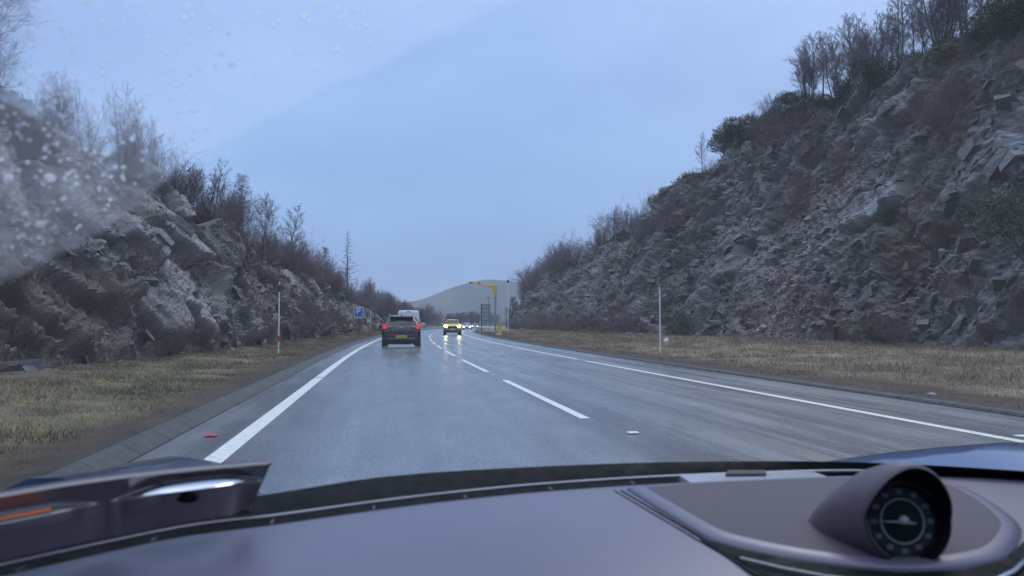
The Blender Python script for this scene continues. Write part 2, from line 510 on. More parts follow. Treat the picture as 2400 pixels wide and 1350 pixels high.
t.bump(t.math('SUBTRACT', t.math('ADD', t.math('MULTIPLY', n2, .9), n1), t.math('MULTIPLY', crk, .5)), .55, .08)
ROCK = t.m

def ease(Y, tab, col):
    return np.interp(Y, [r[0] for r in tab], [r[col] for r in tab])
#            Y    foot    crest   height  back-slope
LEFT = [(-6, -11.5, -15.6, 6.6, .34), (8, -10.4, -14.6, 6.4, .34), (14, -9.6, -14.0, 7.0, .36), (22, -8.8, -13.2, 7.3, .34), (25, -8.7, -12.7, 7.0, .3), (28, -8.6, -12.0, 6.2, .22), (31, -8.5, -11.5, 5.6, .16), (36, -8.4, -11.0, 5.3, .16),
        (44, -8.3, -10.8, 5.2, .16), (63, -8.2, -10.6, 4.9, .16), (87, -8.0, -10.8, 4.3, .16), (110, -7.8, -10.5, 2.9, .15), (140, -8, -10, 1.8, .12), (190, -9, -11, 1.2, .1), (260, -10, -12, .8, .08)]
RIGHT = [(4, 14.5, 21.5, 12.5, .3), (19, 15.2, 22.0, 12.3, .25), (27, 15.8, 22.6, 12.6, .2), (36, 16.2, 23.6, 13.4, .18), (44, 16.2, 24.2, 13.6, .18), (60, 15.6, 23.9, 14.6, .12), (70, 15.0, 23.8, 13.4, .12),
         (83, 14.0, 23.4, 11.4, .12), (108, 13.0, 21.5, 10.2, .12), (135, 12.2, 19.5, 9.3, .1), (157, 12.0, 18.0, 8.4, .06), (178, 12.5, 18.0, 6.4, .05), (205, 14, 19, 2.5, .03), (240, 15, 20, .8, .02)]
CL = {}
def cliff(side, tab, Y0, Y1, d0, kd, nv, nb, strike, seed, amps, label):
    ys = [Y0]
    while ys[-1] < Y1: ys.append(ys[-1]+d0+kd*max(0, ys[-1]-12))
    ys = np.array(ys)
    vf = np.linspace(-.06, 1, nv); vb = 1 + np.linspace(0, 1, nb+1)[1:]**1.6*1.0
    vv = np.concatenate([vf, vb])
    Y, Vv = np.meshgrid(ys, vv, indexing='ij'); Y = Y.ravel(); Vv = Vv.ravel()
    tf, tc, h, bs = (ease(Y, tab, i) for i in (1, 2, 3, 4))
    fv = np.clip(Vv, -.1, 1); b = np.clip(Vv-1, 0, 1)
    lump = fbm(np.stack([Y*.16, Y*0, Y*0+seed], 1), 3, seed)
    h = h*(1+.10*lump)
    T = tf + (tc-tf)*np.clip(fv, 0, 1)**1.15 + side*b*46
    z0 = (zL(tf, Y) if side < 0 else zR(tf, Y))
    z = z0 + h*(fv**.92 if False else np.sign(fv)*np.abs(fv)**.95) + b*46*bs
    x, y = road_np(T, Y)
    P = np.stack([x, y, z], 1)
    # outward direction
    run = np.abs(tc-tf)
    nx = -side*h/np.sqrt(h*h+run*run); nz = run/np.sqrt(h*h+run*run)
    N = np.stack([nx, nx*0, nz], 1)
    ca, sa = math.cos(strike), math.sin(strike)
    along = P[:, 1]*ca - P[:, 2]*sa; acr = P[:, 1]*sa + P[:, 2]*ca
    Q = np.stack([along, acr, P[:, 0]], 1)
    warp = np.stack([fbm(Q*.45+9, 3, seed+1), fbm(Q*.45+31, 3, seed+2), fbm(Q*.45+57, 3, seed+3)], 1)
    face = smooth(-.03, .06, Vv)*(1-smooth(1.0, 1.18, Vv))
    top = smooth(.97, 1.1, Vv)
    big, l1, l2, l3, saw = amps
    D = big*fbm(np.stack([Y*.13, P[:, 2]*.10, Y*0+3], 1), 3, seed+4)
    w = acr/2.6 + .55*warp[:, 0] + .35*fbm(Q*.22, 2, seed+9)
    fr = w-np.floor(w)
    D += saw*(fr-.5)*(.6+.8*_h(np.floor(w), np.floor(w)*0, np.floor(w)*0, seed))
    r1, v1, a1, b1 = worley((Q+warp*.6)/np.array([3.3, 1.45, 1.9]), seed+11)
    D += l1*(r1[:, 0]+1.3*(v1*r1[:, 1:4]).sum(1))
    slab = smooth(.42, .50, r1[:, 0])*(.9 if side < 0 else .35)
    rid = 1-np.abs(fbm(Q*np.array([.7, 1.3, 1.0])+warp*.3, 4, seed+71))*2.2
    D += .16*rid*(1-.6*slab)
    G = D.reshape(len(ys), len(vv))
    G = np.pad(G, ((1, 1), (0, 0)), 'edge'); G = (G[:-2]+2*G[1:-1]+G[2:])/4
    G = np.pad(G, ((0, 0), (1, 1)), 'edge'); G = (G[:, :-2]+2*G[:, 1:-1]+G[:, 2:])/4
    D = G.ravel()
    dy_ = np.gradient(ys)[:, None]; dv_ = np.maximum(np.gradient(vv)[None]*(h.reshape(G.shape)*1.15), .02)
    gm = np.hypot(np.gradient(G, axis=0)/dy_, np.gradient(G, axis=1)/dv_).ravel()
    damp = 1/(1+(gm/(.9 if side < 0 else 1.7))**2)                # fresh break walls stay plain
    rough_ = damp*(.30 + 1.1*smooth(-.30, .35, fbm(Q*.25, 3, seed+81)))
    r2, v2, a2, b2 = worley((Q+warp*.25)/np.array([1.05, .5, .62]), seed+23)
    D += (1-.7*slab)*l2*rough_*(r2[:, 0]+1.3*(v2*r2[:, 1:4]).sum(1))
    r3, v3, a3, b3 = worley((Q+warp*.1)/np.array([.46, .25, .3]), seed+37)
    D += (1-.7*slab)*l3*rough_*(r3[:, 0]+1.6*(v3*r3[:, 1:4]).sum(1))
    r4, v4, a4, b4 = worley(Q/np.array([.21, .13, .15]), seed+43)
    D += (1-.7*slab)*.45*l3*damp*(r4[:, 0]+1.6*(v4*r4[:, 1:4]).sum(1))
    flat = 1
    special = np.zeros(len(Y)); scree = np.zeros(len(Y))
    if side > 0:                         # scree chute and the blue-grey slab
        cy = 36.5 + 3.0*(fv-.3); scree = np.exp(-((Y-cy)/(4.2-2.3*fv))**2)*smooth(.86, .55, fv)*smooth(-.1, .0, fv)
        sl = smooth(1.5, .6, np.abs(Y-(30.6-5.5*(fv-.34))))*smooth(.10, .2, fv)*smooth(.62, .5, fv)
        sl2 = smooth(1.6, .8, np.abs(Y-21.8))*smooth(.42, .5, fv)*smooth(.68, .6, fv)
        special = np.clip(sl+sl2, 0, 1)*smooth(-.25, .25, fbm(Q*.9, 4, 70))
        flat = 1-.75*scree
        D = D*(1-.5*special)
    D = D*flat
    P = P + N*(D*face)[:, None]
    P[:, 2] += face*.0 + top*(.35*fbm(np.stack([P[:, 0]*.25, P[:, 1]*.25, Y*0], 1), 4, seed+50))
    if side > 0: P += N*((-.3*scree)*face)[:, None]
    tone = (.46 if side < 0 else .43) + .07*r1[:, 0] + .13*r2[:, 0]*(1-slab) + .13*r3[:, 0]*(1-slab) + .06*r4[:, 0] + .16*special + (.07 if side < 0 else .05)*slab
    tone = tone*(1-scree) + scree*(.60+.25*r3[:, 0]+.10*r4[:, 0])
    vn = fbm(np.stack([P[:, 0]*.3, P[:, 1]*.3, P[:, 2]*.45], 1), 4, seed+60)
    veg = np.clip(smooth(.90, 1.03, Vv+.10*vn) + (.62 if side > 0 else .6)*smooth(.02, .22, vn + (.05+.22*(fv-.70) if side > 0 else .05-.10*fv)), 0, 1)*(1-special)*(1-.75*scree)
    if side < 0:
        tone = tone - .12*(1-slab) - .04 + .20*smooth(.08, .4, fbm(np.stack([along*.07, acr*.65, Y*0+4], 1), 3, 91))
    tb = np.clip(special, 0, 1)
    nc = len(vv); idx = np.arange(len(Y)).reshape(len(ys), nc)
    F = np.stack([idx[:-1, :-1], idx[:-1, 1:], idx[1:, 1:], idx[1:, :-1]], -1).reshape(-1, 4)
    if side > 0: F = F[:, ::-1]
    # broken blocks standing proud of the face, bedded along the strata
    rr = np.random.default_rng(seed+5)
    ok = np.where((veg < .45) & (scree < .5) & (Vv > 0) & (Vv < .99))[0]
    wgt = np.clip(Y[ok], 8, 70)**(.35)*(.25+rough_[ok])*(1-.9*slab[ok]); nbk = 5000 if side > 0 else 3200
    ch = rr.choice(ok, nbk, p=wgt/wgt.sum())
    sz = np.clip(.10*rr.pareto(2.4, nbk)+.07, .07, .34)*(1 if side > 0 else .8)
    cube = np.array([[a_, b_, c_] for a_ in (-1, 1) for b_ in (-1, 1) for c_ in (-1, 1)], float)
    cq = np.array([(0, 1, 3, 2), (4, 6, 7, 5), (0, 4, 5, 1), (2, 3, 7, 6), (0, 2, 6, 4), (1, 5, 7, 3)])
    B = cube[None]*np.stack([sz*rr.uniform(.5, 1.1, nbk), sz*rr.uniform(.7, 1.7, nbk), sz*rr.uniform(.25, .65, nbk)], 1)[:, None]*rr.uniform(.6, 1.15, (nbk, 8, 3))
    an = -strike + rr.normal(0, .28, nbk); az_ = rr.normal(0, .5, nbk)
    by = B[..., 1]*np.cos(an)[:, None] - B[..., 2]*np.sin(an)[:, None]; bz = B[..., 1]*np.sin(an)[:, None] + B[..., 2]*np.cos(an)[:, None]; bx = B[..., 0]
    bx, by = bx*np.cos(az_)[:, None]-by*np.sin(az_)[:, None], bx*np.sin(az_)[:, None]+by*np.cos(az_)[:, None]
    BV = (np.stack([bx, by, bz], -1) + P[ch][:, None]).reshape(-1, 3)
    BF = (cq[None]+(np.arange(nbk)*8)[:, None, None]).reshape(-1, 4) + len(P)
    bt = np.repeat(np.clip(tone[ch] + rr.normal(.03, .09, nbk), .2, .85), 8)
    o = np_mesh('rock_cliff', np.concatenate([P, BV]), np.concatenate([F, BF]), ROCK, cols={'tone': np.stack([np.concatenate([tone, bt]), np.concatenate([veg, np.zeros(nbk*8)]), np.concatenate([tb, np.repeat(tb[ch], 8)])], 1), 'scree': np.stack([np.concatenate([scree, np.repeat(scree[ch], 8)])]*3, 1)})
    P3 = P.reshape(len(ys), nc, 3)
    e1 = np.linalg.norm(P3[1:]-P3[:-1], axis=2)/np.diff(ys)[:, None]; e2 = np.linalg.norm(P3[:, 1:]-P3[:, :-1], axis=2); e2 = e2/np.median(e2[:, :nv-1])
    st = (np.maximum(e1[:, :-1], e1[:, 1:]) > 2.0) | (np.maximum(e2[:-1], e2[1:]) > 2.6)
    if side < 0 and len(o.data.polygons) == st.size+len(BF): o.data.polygons.foreach_set('use_smooth', np.concatenate([st.ravel(), np.zeros(len(BF), bool)]))
    tag(o, label, 'cliff', kind='structure')
    CL[side] = dict(P=P.reshape(len(ys), nc, 3), ys=ys, vv=vv, veg=veg.reshape(len(ys), nc), scree=scree.reshape(len(ys), nc), vn=vn.reshape(len(ys), nc))
cliff(-1, LEFT, -4, 235, .062, .0024, 118, 34, math.radians(36), 101, (.8, .50, .17, .08, .24), 'dark slabby rock cutting rising from the left verge')
cliff(1, RIGHT, 8, 240, .085, .0022, 165, 30, math.radians(33), 202, (1.35, .46, .20, .095, .22), 'tall broken rock cutting with scree rising from the right verge')
def cliff_pt(side, Y, v):
    c = CL[side]; i = int(np.clip(np.searchsorted(c['ys'], Y), 0, len(c['ys'])-1)); j = int(np.clip(np.searchsorted(c['vv'], v), 0, len(c['vv'])-1))
    return Vector(c['P'][i, j])

# loose stones: fallen rubble on the scree and along the foot of the right cliff
t = NT('rubble_rock'); v = t.coord('Object')
A = t.attr('col')
t.set(Base_Color=t.mix(1.0, A.outputs['Color'], t.ramp(t.noise(v, 4, 4, .7), [(.3, .6), (.7, 1.4)]), 'MULTIPLY'), Roughness=.55)
RUB = t.m
def stones(pts, sizes, cols, name, label, seed):
    r = np.random.default_rng(seed)
    cube = np.array([[a, b, c] for a in (-1, 1) for b in (-1, 1) for c in (-1, 1)], float)
    q = np.array([(0, 1, 3, 2), (4, 6, 7, 5), (0, 4, 5, 1), (2, 3, 7, 6), (0, 2, 6, 4), (1, 5, 7, 3)])
    V = []; F = []; C = []
    for i, (p, s) in enumerate(zip(pts, sizes)):
        w = cube*np.array([s*r.uniform(.6, 1.4), s*r.uniform(.5, 1), s*r.uniform(.25, .6)])*r.uniform(.55, 1.15, (8, 3))
        e = Matrix.Rotation(r.uniform(0, 6.3), 3, 'Z') @ Matrix.Rotation(r.uniform(-.6, .6), 3, 'X')
        V.append(w @ np.array(e).T + np.array(p)); F.append(q+8*i); C.append(np.repeat(cols[i][None], 8, 0))
    o = np_mesh(name, np.concatenate(V), np.concatenate(F), RUB, cols={'col': np.concatenate(C)})
    return tag(o, label, 'rubble', kind='stuff')
c = CL[1]; pts = []; sz = []; cs = []
sc_ = c['scree']*(c['vv'][None] > -.01)*(c['vv'][None] < .75)
ii, jj = np.where(sc_ > .12)
w = sc_[ii, jj]; w = w/w.sum()
for k in rng.choice(len(ii), 2200, p=w, replace=False):
    p = c['P'][ii[k], jj[k]]; s = min(.24, .035*rng.pareto(2.2)+.04)
    pts.append(p+np.array([-.03, 0, .02])); sz.append(s); cs.append(np.array([.15, .145, .14])*rng.uniform(.5, 1.7)*np.array([rng.uniform(.98, 1.12), 1, rng.uniform(.9, 1.05)]))
for k in range(1300):
    Y = rng.uniform(14, 75); T = ease(Y, RIGHT, 1)-abs(rng.normal(0, .7))+.6
    x, y = road_np(np.array([T]), np.array([Y])); s = min(.26, .04*rng.pareto(2.2)+.04)
    pts.append(np.array([x[0], y[0], float(zR(T, Y))+s*.2])); sz.append(s); cs.append(np.array([.12, .115, .115])*rng.uniform(.5, 1.8))
stones(pts, sz, cs, 'rubble', 'fallen grey stones on the scree at the foot of the right cliff', 5)
pts = []; sz = []; cs = []
for k in range(700):
    Y = rng.uniform(8, 80); T = ease(Y, LEFT, 1)+abs(rng.normal(0, .5))-.5
    x, y = road_np(np.array([T]), np.array([Y])); s = min(.22, .04*rng.pareto(2.2)+.04)
    pts.append(np.array([x[0], y[0], float(zL(T, Y))+s*.2])); sz.append(s); cs.append(np.array([.10, .10, .105])*rng.uniform(.5, 1.8))
stones(pts, sz, cs, 'rubble', 'fallen dark stones along the foot of the left cliff', 6)
# pale stones lying on the right verge
for px, py, s, lb in ((2185, 925, .06, 'flat pale stone lying in the brown grass of the right verge near the kerb'), (2340, 866, .04, 'small white stone in the grass below the right cliff'), (2383, 850, .06, 'rounded pale stone at the far right of the grass verge')):
    p = onz(px, py, .36 if s != .06 else .2)
    b_ = MB(); r = np.random.default_rng(int(px))
    V = [(Vector((math.cos(a)*math.cos(e)*s*1.3, math.sin(a)*math.cos(e)*s, math.sin(e)*s*.55))*r.uniform(.85, 1.1)) for e in (-1.2, -.5, .3, 1.1) for a in np.linspace(0, 2*PI, 9)[:-1]]
    F = [(i*8+k, i*8+(k+1) % 8, (i+1)*8+(k+1) % 8, (i+1)*8+k) for i in range(3) for k in range(8)] + [tuple(range(7, -1, -1)), tuple(range(24, 32))]
    o = b_.add(V, F).build('stone', simple('pale_stone', (.26, .25, .235), .7, var=.2)); o.location = p
    tag(o, lb, 'stone')

# far hill and the moor between
t = NT('heather_hill'); v = t.coord('Object')
hc = t.ramp(t.noise(t.coord('Object', (.9, .5, 3)), .008, 8, .66, .5), [(.42, (.002, .002, .002)), (.5, (.012, .009, .009)), (.58, (.075, .057, .042))])
t.set(Base_Color=hc, Roughness=.95)
gx = np.linspace(-900, 1500, 150); gy = np.linspace(330, 2100, 110)
X, Y = np.meshgrid(gx, gy); X = X.ravel(); Y = Y.ravel()
def bump(cx, cy, sx, sy, hh): return hh*np.exp(-((X-cx)/sx)**2-((Y-cy)/sy)**2)
Z = bump(165, 1350, 100, 300, 30) + bump(290, 1480, 190, 330, 40) + bump(20, 1500, 200, 300, 22) + bump(500, 1500, 260, 300, 46) + bump(-420, 1500, 330, 300, 24)
Z = Z + 9*fbm(np.stack([X*.007, Y*.007, X*0], 1), 5, 8)*smooth(400, 900, Y) + smooth(500, 1000, Y)*3 - 2.5*smooth(420, 330, Y)
idx = np.arange(len(X)).reshape(110, 150)
F = np.stack([idx[:-1, :-1], idx[:-1, 1:], idx[1:, 1:], idx[1:, :-1]], -1).reshape(-1, 4)
tag(np_mesh('hill', np.stack([X, Y, Z], 1), F, t.m, smooth=True), 'misty brown heather hill beyond the end of the road', None, kind='structure')
# ================================================================== PLANTS
class TB:
    def __init__(s): s.V = []; s.F = []; s.n = 0
    def tube(s, pts, r0, r1, k=3):
        pts = np.asarray(pts, float); m = len(pts)
        d = pts[-1]-pts[0]; d = d/(np.linalg.norm(d)+1e-9)
        a = np.cross(d, [0, 0, 1.0] if abs(d[2]) < .9 else [1.0, 0, 0]); a /= np.linalg.norm(a); b = np.cross(a, d)
        w = np.arange(k)*2*PI/k
        ring = np.cos(w)[:, None]*a + np.sin(w)[:, None]*b
        rr = np.linspace(r0, r1, m)
        V = (pts[:, None, :] + ring[None]*rr[:, None, None]).reshape(-1, 3)
        i = np.arange(m-1)[:, None]*k; j = np.arange(k)[None]; j2 = (j+1) % k
        F = np.stack([i+j, i+j2, i+k+j2, i+k+j], -1).reshape(-1, 4) + s.n
        s.V.append(V); s.F.append(F); s.n += len(V)
    def mesh(s, name):
        V = np.concatenate(s.V).astype(np.float32); F = np.concatenate(s.F).astype(np.int32)
        me = bpy.data.meshes.new(name)
        me.vertices.add(len(V)); me.vertices.foreach_set('co', V.ravel())
        me.loops.add(F.size); me.loops.foreach_set('vertex_index', F.ravel())
        me.polygons.add(len(F)); me.polygons.foreach_set('loop_start', np.arange(len(F), dtype=np.int32)*4)
        me.update(calc_edges=True); me.validate(); return me

t = NT('birch_bark'); v = t.coord('Object', (1, 1, .35))
t.set(Base_Color=t.ramp(t.noise(v, 6, 5, .7), [(.38, (.05, .045, .045)), (.55, (.20, .19, .19)), (.7, (.34, .33, .32))]), Roughness=.75)
BARK = t.m
t = NT('dark_bark'); v = t.coord('Object', (1, 1, .3))
t.set(Base_Color=t.ramp(t.noise(v, 8, 5, .7), [(.35, (.025, .022, .02)), (.65, (.08, .066, .056))]), Roughness=.85)
BARK2 = t.m
t = NT('bare_twigs'); v = t.coord('Object')
t.set(Base_Color=t.ramp(t.noise(v, .8, 3), [(.35, (.115, .082, .090)), (.65, (.19, .14, .148))]), Roughness=.7)
TWIG = t.m
t = NT('pine_needles'); v = t.coord('Object')
t.set(Base_Color=t.ramp(t.noise(v, 1.6, 4, .7), [(.3, (.018, .028, .016)), (.7, (.05, .07, .03))]), Roughness=.7)
NEED = t.m
t = NT('gorse_leaf'); v = t.coord('Object')
t.set(Base_Color=t.ramp(t.noise(v, 1.8, 4, .7), [(.3, (.016, .028, .011)), (.5, (.04, .056, .02)), (.72, (.085, .095, .035))]), Roughness=.7)
GORSE = t.m
t = NT('dull_leaf'); v = t.coord('Object')
t.set(Base_Color=t.ramp(t.noise(v, 1.5, 4, .7), [(.3, (.030, .036, .018)), (.7, (.085, .085, .036))]), Roughness=.75)
DULL = t.m

def curve(p, d, L, r, n=4, up=.25, wig=.12):
    pts = [np.array(p, float)]; d = np.array(d, float); d /= np.linalg.norm(d)
    for i in range(n):
        d = d + np.array([r.normal(0, wig), r.normal(0, wig), r.normal(0, wig)+up/n]); d /= np.linalg.norm(d)
        pts.append(pts[-1]+d*L/n)
    return np.array(pts), d
def perp(d, r, spread):
    a = np.cross(d, r.normal(0, 1, 3)); a /= np.linalg.norm(a)+1e-9
    q = d*math.cos(spread)+a*math.sin(spread); return q/np.linalg.norm(q)
def birch(seed, h=5.0, stems=1, wide=.3, nprim=34, tw=.0056, droop=.1, lean=0.0, f0=.30):
    r = np.random.default_rng(seed); T = TB(); C = TB()
    for s in range(stems):
        a = r.uniform(0, 2*PI); off = np.array([math.cos(a), math.sin(a), 0])*(0 if stems == 1 else .15)
        d0 = np.array([math.cos(a)*.12*(stems > 1)+lean, math.sin(a)*.12*(stems > 1), 1])
        hh = h*(1 if s == 0 else r.uniform(.7, .95))
        tp, _ = curve(off+np.array([0, 0, -.3]), d0, hh+.3, r, 9, .05, .045)
        r0 = .011*hh+.006
        T.tube(tp, r0, .007, 6)
        n = int(nprim/(1 if stems == 1 else 1.5))
        for i in range(n):
            f = f0+(.97-f0)*((i+r.uniform(0, 1))/n)
            q = f*9; k = int(q); p = tp[k]+(tp[min(k+1, 9)]-tp[k])*(q-k)
            az = i*2.4+r.uniform(-.5, .5); el = r.uniform(.55, 1.0)+.25*f
            d = np.array([math.cos(az)*math.cos(el), math.sin(az)*math.cos(el), math.sin(el)])
            L = hh*wide*(1.12-f)**.75*r.uniform(.65, 1.2)*(.55+.9*min(1, f*2.2))
            bp, dd = curve(p, d, L, r, 5, .12, .10)
            (T if L > .22*hh else C).tube(bp, .0045*L+.004+.004*(1-f), .004, 4 if L > .9 else 3)
            for j in range(int(5+L*6)):
                u = r.uniform(.18, 1)*5; k2 = min(int(u), 4); p2 = bp[k2]+(bp[k2+1]-bp[k2])*(u-k2)
                d2 = perp(dd, r, r.uniform(.3, .7)); d2[2] += .22
                L2 = L*r.uniform(.22, .5)*(1.1-u/9)
                b2, e2 = curve(p2, d2, L2, r, 3, -droop, .14)
                C.tube(b2, tw, tw*.6, 3)
                for m in range(3+int(L2*8)):
                    u3 = r.uniform(.2, 1)*3; k3 = min(int(u3), 2); p3 = b2[k3]+(b2[k3+1]-b2[k3])*(u3-k3)
                    d3 = perp(e2, r, r.uniform(.25, .6)); d3[2] += .12-droop*.9
                    C.tube([p3, p3+d3*L2*r.uniform(.3, .7)], tw*.75, tw*.4, 3)
    return T.mesh('trunk'), C.mesh('crown')
def thicket(seed, h=1.8, n=16, tw=.0065):
    r = np.random.default_rng(seed); C = TB()
    for i in range(n):
        a = r.uniform(0, 2*PI); e = r.uniform(.7, 1.4)
        d = np.array([math.cos(a)*math.cos(e), math.sin(a)*math.cos(e), math.sin(e)])
        L = h*r.uniform(.6, 1.1); bp, dd = curve([math.cos(a)*.15, math.sin(a)*.15, -.15], d, L, r, 5, .1, .14)
        C.tube(bp, .012, .004, 4)
        for j in range(14):
            u = r.uniform(.2, 1)*5; k = min(int(u), 4); p = bp[k]+(bp[k+1]-bp[k])*(u-k)
            b2, e2 = curve(p, perp(dd, r, r.uniform(.3, .9)), L*r.uniform(.2, .45), r, 3, .05, .15)
            C.tube(b2, tw, tw*.5, 3)
            for m in range(5):
                p3 = b2[r.integers(1, 4)]; C.tube([p3, p3+perp(e2, r, .7)*L*r.uniform(.06, .18)], tw*.7, tw*.4, 3)
    return C.mesh('bare_bush')
def leafcloud(r, centers, radii, n, size, flat=.8):
    V = []; cen = np.array(centers); rad = np.array(radii)
    k = r.choice(len(cen), n, p=rad**2/(rad**2).sum())
    d = r.normal(0, 1, (n, 3)); d /= np.linalg.norm(d, axis=1)[:, None]
    u = r.uniform(.15, 1, n)**.45
    p = cen[k] + d*(rad[k]*u)[:, None]*np.array([1, 1, flat])
    a = r.normal(0, 1, (n, 3)); a /= np.linalg.norm(a, axis=1)[:, None]
    a = a*.5 + d*.7
    b = np.cross(a, r.normal(0, 1, (n, 3))); b /= np.linalg.norm(b, axis=1)[:, None]
    s = (size*r.uniform(.5, 1.4, n))[:, None]
    q = np.stack([p-b*s*.3, p+a*s*.5, p+b*s*.3, p+a*s*1.3], 1)
    return q.reshape(-1, 3)
def quads(name, V, mat):
    V = np.asarray(V, np.float32); F = np.arange(len(V), dtype=np.int32).reshape(-1, 4)[:, [0, 1, 2, 3]]
    F = np.stack([F[:, 0], F[:, 1], F[:, 2], F[:, 3]], 1)
    me = bpy.data.meshes.new(name); me.vertices.add(len(V)); me.vertices.foreach_set('co', V.ravel())
    me.loops.add(F.size); me.loops.foreach_set('vertex_index', F.ravel().astype(np.int32))
    me.polygons.add(len(F)); me.polygons.foreach_set('loop_start', np.arange(len(F), dtype=np.int32)*4)
    me.update(calc_edges=True); me.validate(); me.materials.append(mat); return me
def gorse(seed, w=1.6, h=1.3, n=9000, mat=None, size=.085):
    r = np.random.default_rng(seed); ce = []; ra = []
    for i in range(22):
        a = r.uniform(0, 2*PI); q = r.uniform(0, 1)**.6*w*.75; rr = r.uniform(.16, .42)*h
        ce.append([math.cos(a)*q, math.sin(a)*q*.8, h*(.28+.55*r.uniform(0, 1)*(1-(q/w)**2))]); ra.append(rr)
    V = leafcloud(r, ce, ra, n, size, .9)
    T = TB()
    for c in ce:
        bp, _ = curve([c[0]*.15, c[1]*.15, -.2], [c[0], c[1], c[2]+.3], np.linalg.norm(c)*1.0+.2, r, 3, .1, .1); T.tube(bp, .02, .008, 4)
    st = T.mesh('stems'); st.materials.append(BARK2)
    return quads('foliage', V, mat or GORSE), st
def conifer(seed, h=6, larch=False):
    r = np.random.default_rng(seed); T = TB(); C = TB(); V = []
    tp = np.array([[r.normal(0, .02)*i*.3, r.normal(0, .02)*i*.3, h*i/9-.2*(i == 0)] for i in range(10)])
    T.tube(tp, .013*h+.01, .008, 6)
    n = 46 if larch else 34
    ce = []; ra = []
    for i in range(n):
        f = (.12 if larch else .42)+(.86 if larch else .56)*(i+.5)/n
        q = f*9; k = int(q); p = tp[k]+(tp[min(k+1, 9)]-tp[k])*(q-k)
        az = i*2.4+r.uniform(-.4, .4)
        L = h*(.20*(1.04-f)**.8 if larch else .24*(1.1-f)**.6)*r.uniform(.6, 1.15)
        d = np.array([math.cos(az), math.sin(az), .05 if larch else .45])
        bp, dd = curve(p, d, L, r, 4, .25 if larch else .2, .05)
        (C if larch else T).tube(bp, .020, .009, 4)
        for j in range(9 if larch else 5):
            u = r.uniform(.25, 1)*4; k2 = min(int(u), 3); p2 = bp[k2]+(bp[k2+1]-bp[k2])*(u-k2)
            d2 = perp(dd, r, .9); d2[2] -= .5 if larch else -.2
            L2 = L*r.uniform(.12, .34)
            if larch: C.tube([p2, p2+d2*L2], .007, .004, 3)
            else:
                ce.append(p2+d2*L2); ra.append(r.uniform(.10, .22)*h/6)
    tr = T.mesh('trunk'); tr.materials.append(BARK2)
    if larch:
        cr = C.mesh('crown'); cr.materials.append(BARK2)
    else: cr = quads('crown', leafcloud(r, ce, ra, 3800, .085, .7), NEED)
    return tr, cr
PROTO = {}
def proto(kind, variant):
    k = (kind, variant)
    if k not in PROTO:
        s = variant*13+5
        if kind == 'birch':
            a, b = birch(s, 5, wide=[.24, .30, .27, .34, .22, .30][variant % 6], nprim=[34, 36, 30, 38, 30, 32][variant % 6])
            a.materials.append(BARK); b.materials.append(TWIG); PROTO[k] = (('trunk', a), ('crown', b))
        elif kind == 'clump':
            a, b = birch(s+3, 4.4, stems=3, wide=.30, nprim=28, f0=.2)
            a.materials.append(BARK2); b.materials.append(TWIG); PROTO[k] = (('trunk', a), ('crown', b))
        elif kind == 'broad':
            a, b = birch(s+8, 5.2, stems=2, wide=.50, nprim=40, f0=.15, droop=.25)
            a.materials.append(BARK2); b.materials.append(TWIG); PROTO[k] = (('trunk', a), ('crown', b))
        elif kind == 'leaning':
            a, b = birch(s+4, 4.0, wide=.42, nprim=26, lean=.95, f0=.25)
            a.materials.append(BARK2); b.materials.append(TWIG); PROTO[k] = (('trunk', a), ('crown', b))
        elif kind == 'bush':
            m = thicket(s); m.materials.append(TWIG); PROTO[k] = (('stems', m),)
        elif kind == 'gorse':
            f, st = gorse(s); PROTO[k] = (('foliage', f), ('stems', st))
        elif kind == 'dull':
            f, st = gorse(s+2, 1.5, 1.6, 5200, DULL, .065); PROTO[k] = (('foliage', f), ('stems', st))
        elif kind == 'larch':
            a, b = conifer(s, 6, True); PROTO[k] = (('trunk', a), ('crown', b))
        elif kind == 'pine':
            a, b = conifer(s, 6); PROTO[k] = (('trunk', a), ('crown', b))
    return PROTO[k]
NAMES = {'birch': 'birch_tree', 'clump': 'birch_tree', 'broad': 'bare_tree', 'leaning': 'bare_tree', 'bush': 'bare_bush', 'gorse': 'gorse_bush', 'dull': 'bush', 'larch': 'larch_tree', 'pine': 'pine_tree'}
BASEH = {'birch': 5, 'clump': 4.4, 'broad': 5.2, 'leaning': 4.4, 'bush': 1.8, 'gorse': 1.3, 'dull': 1.6, 'larch': 6, 'pine': 6}
def plant(kind, variant, p, h, label, group=None, rz=None, sx=1.0):
    parts = proto(kind, variant)
    cat = 'bush' if kind in ('bush', 'gorse', 'dull') else 'tree'
    s = h/BASEH[kind]
    if len(parts) == 1:
        o = bpy.data.objects.new(NAMES[kind], parts[0][1]); COL.objects.link(o)
    else:
        o = empty(NAMES[kind])
        for nm, me in parts:
            c = bpy.data.objects.new(nm, me); COL.objects.link(c); c.parent = o
    o.location = p; o.rotation_euler = (0, 0, random.uniform(0, 6.28) if rz is None else rz)
    o.scale = (s*sx, s*sx, s)
    return tag(o, label, cat, group)

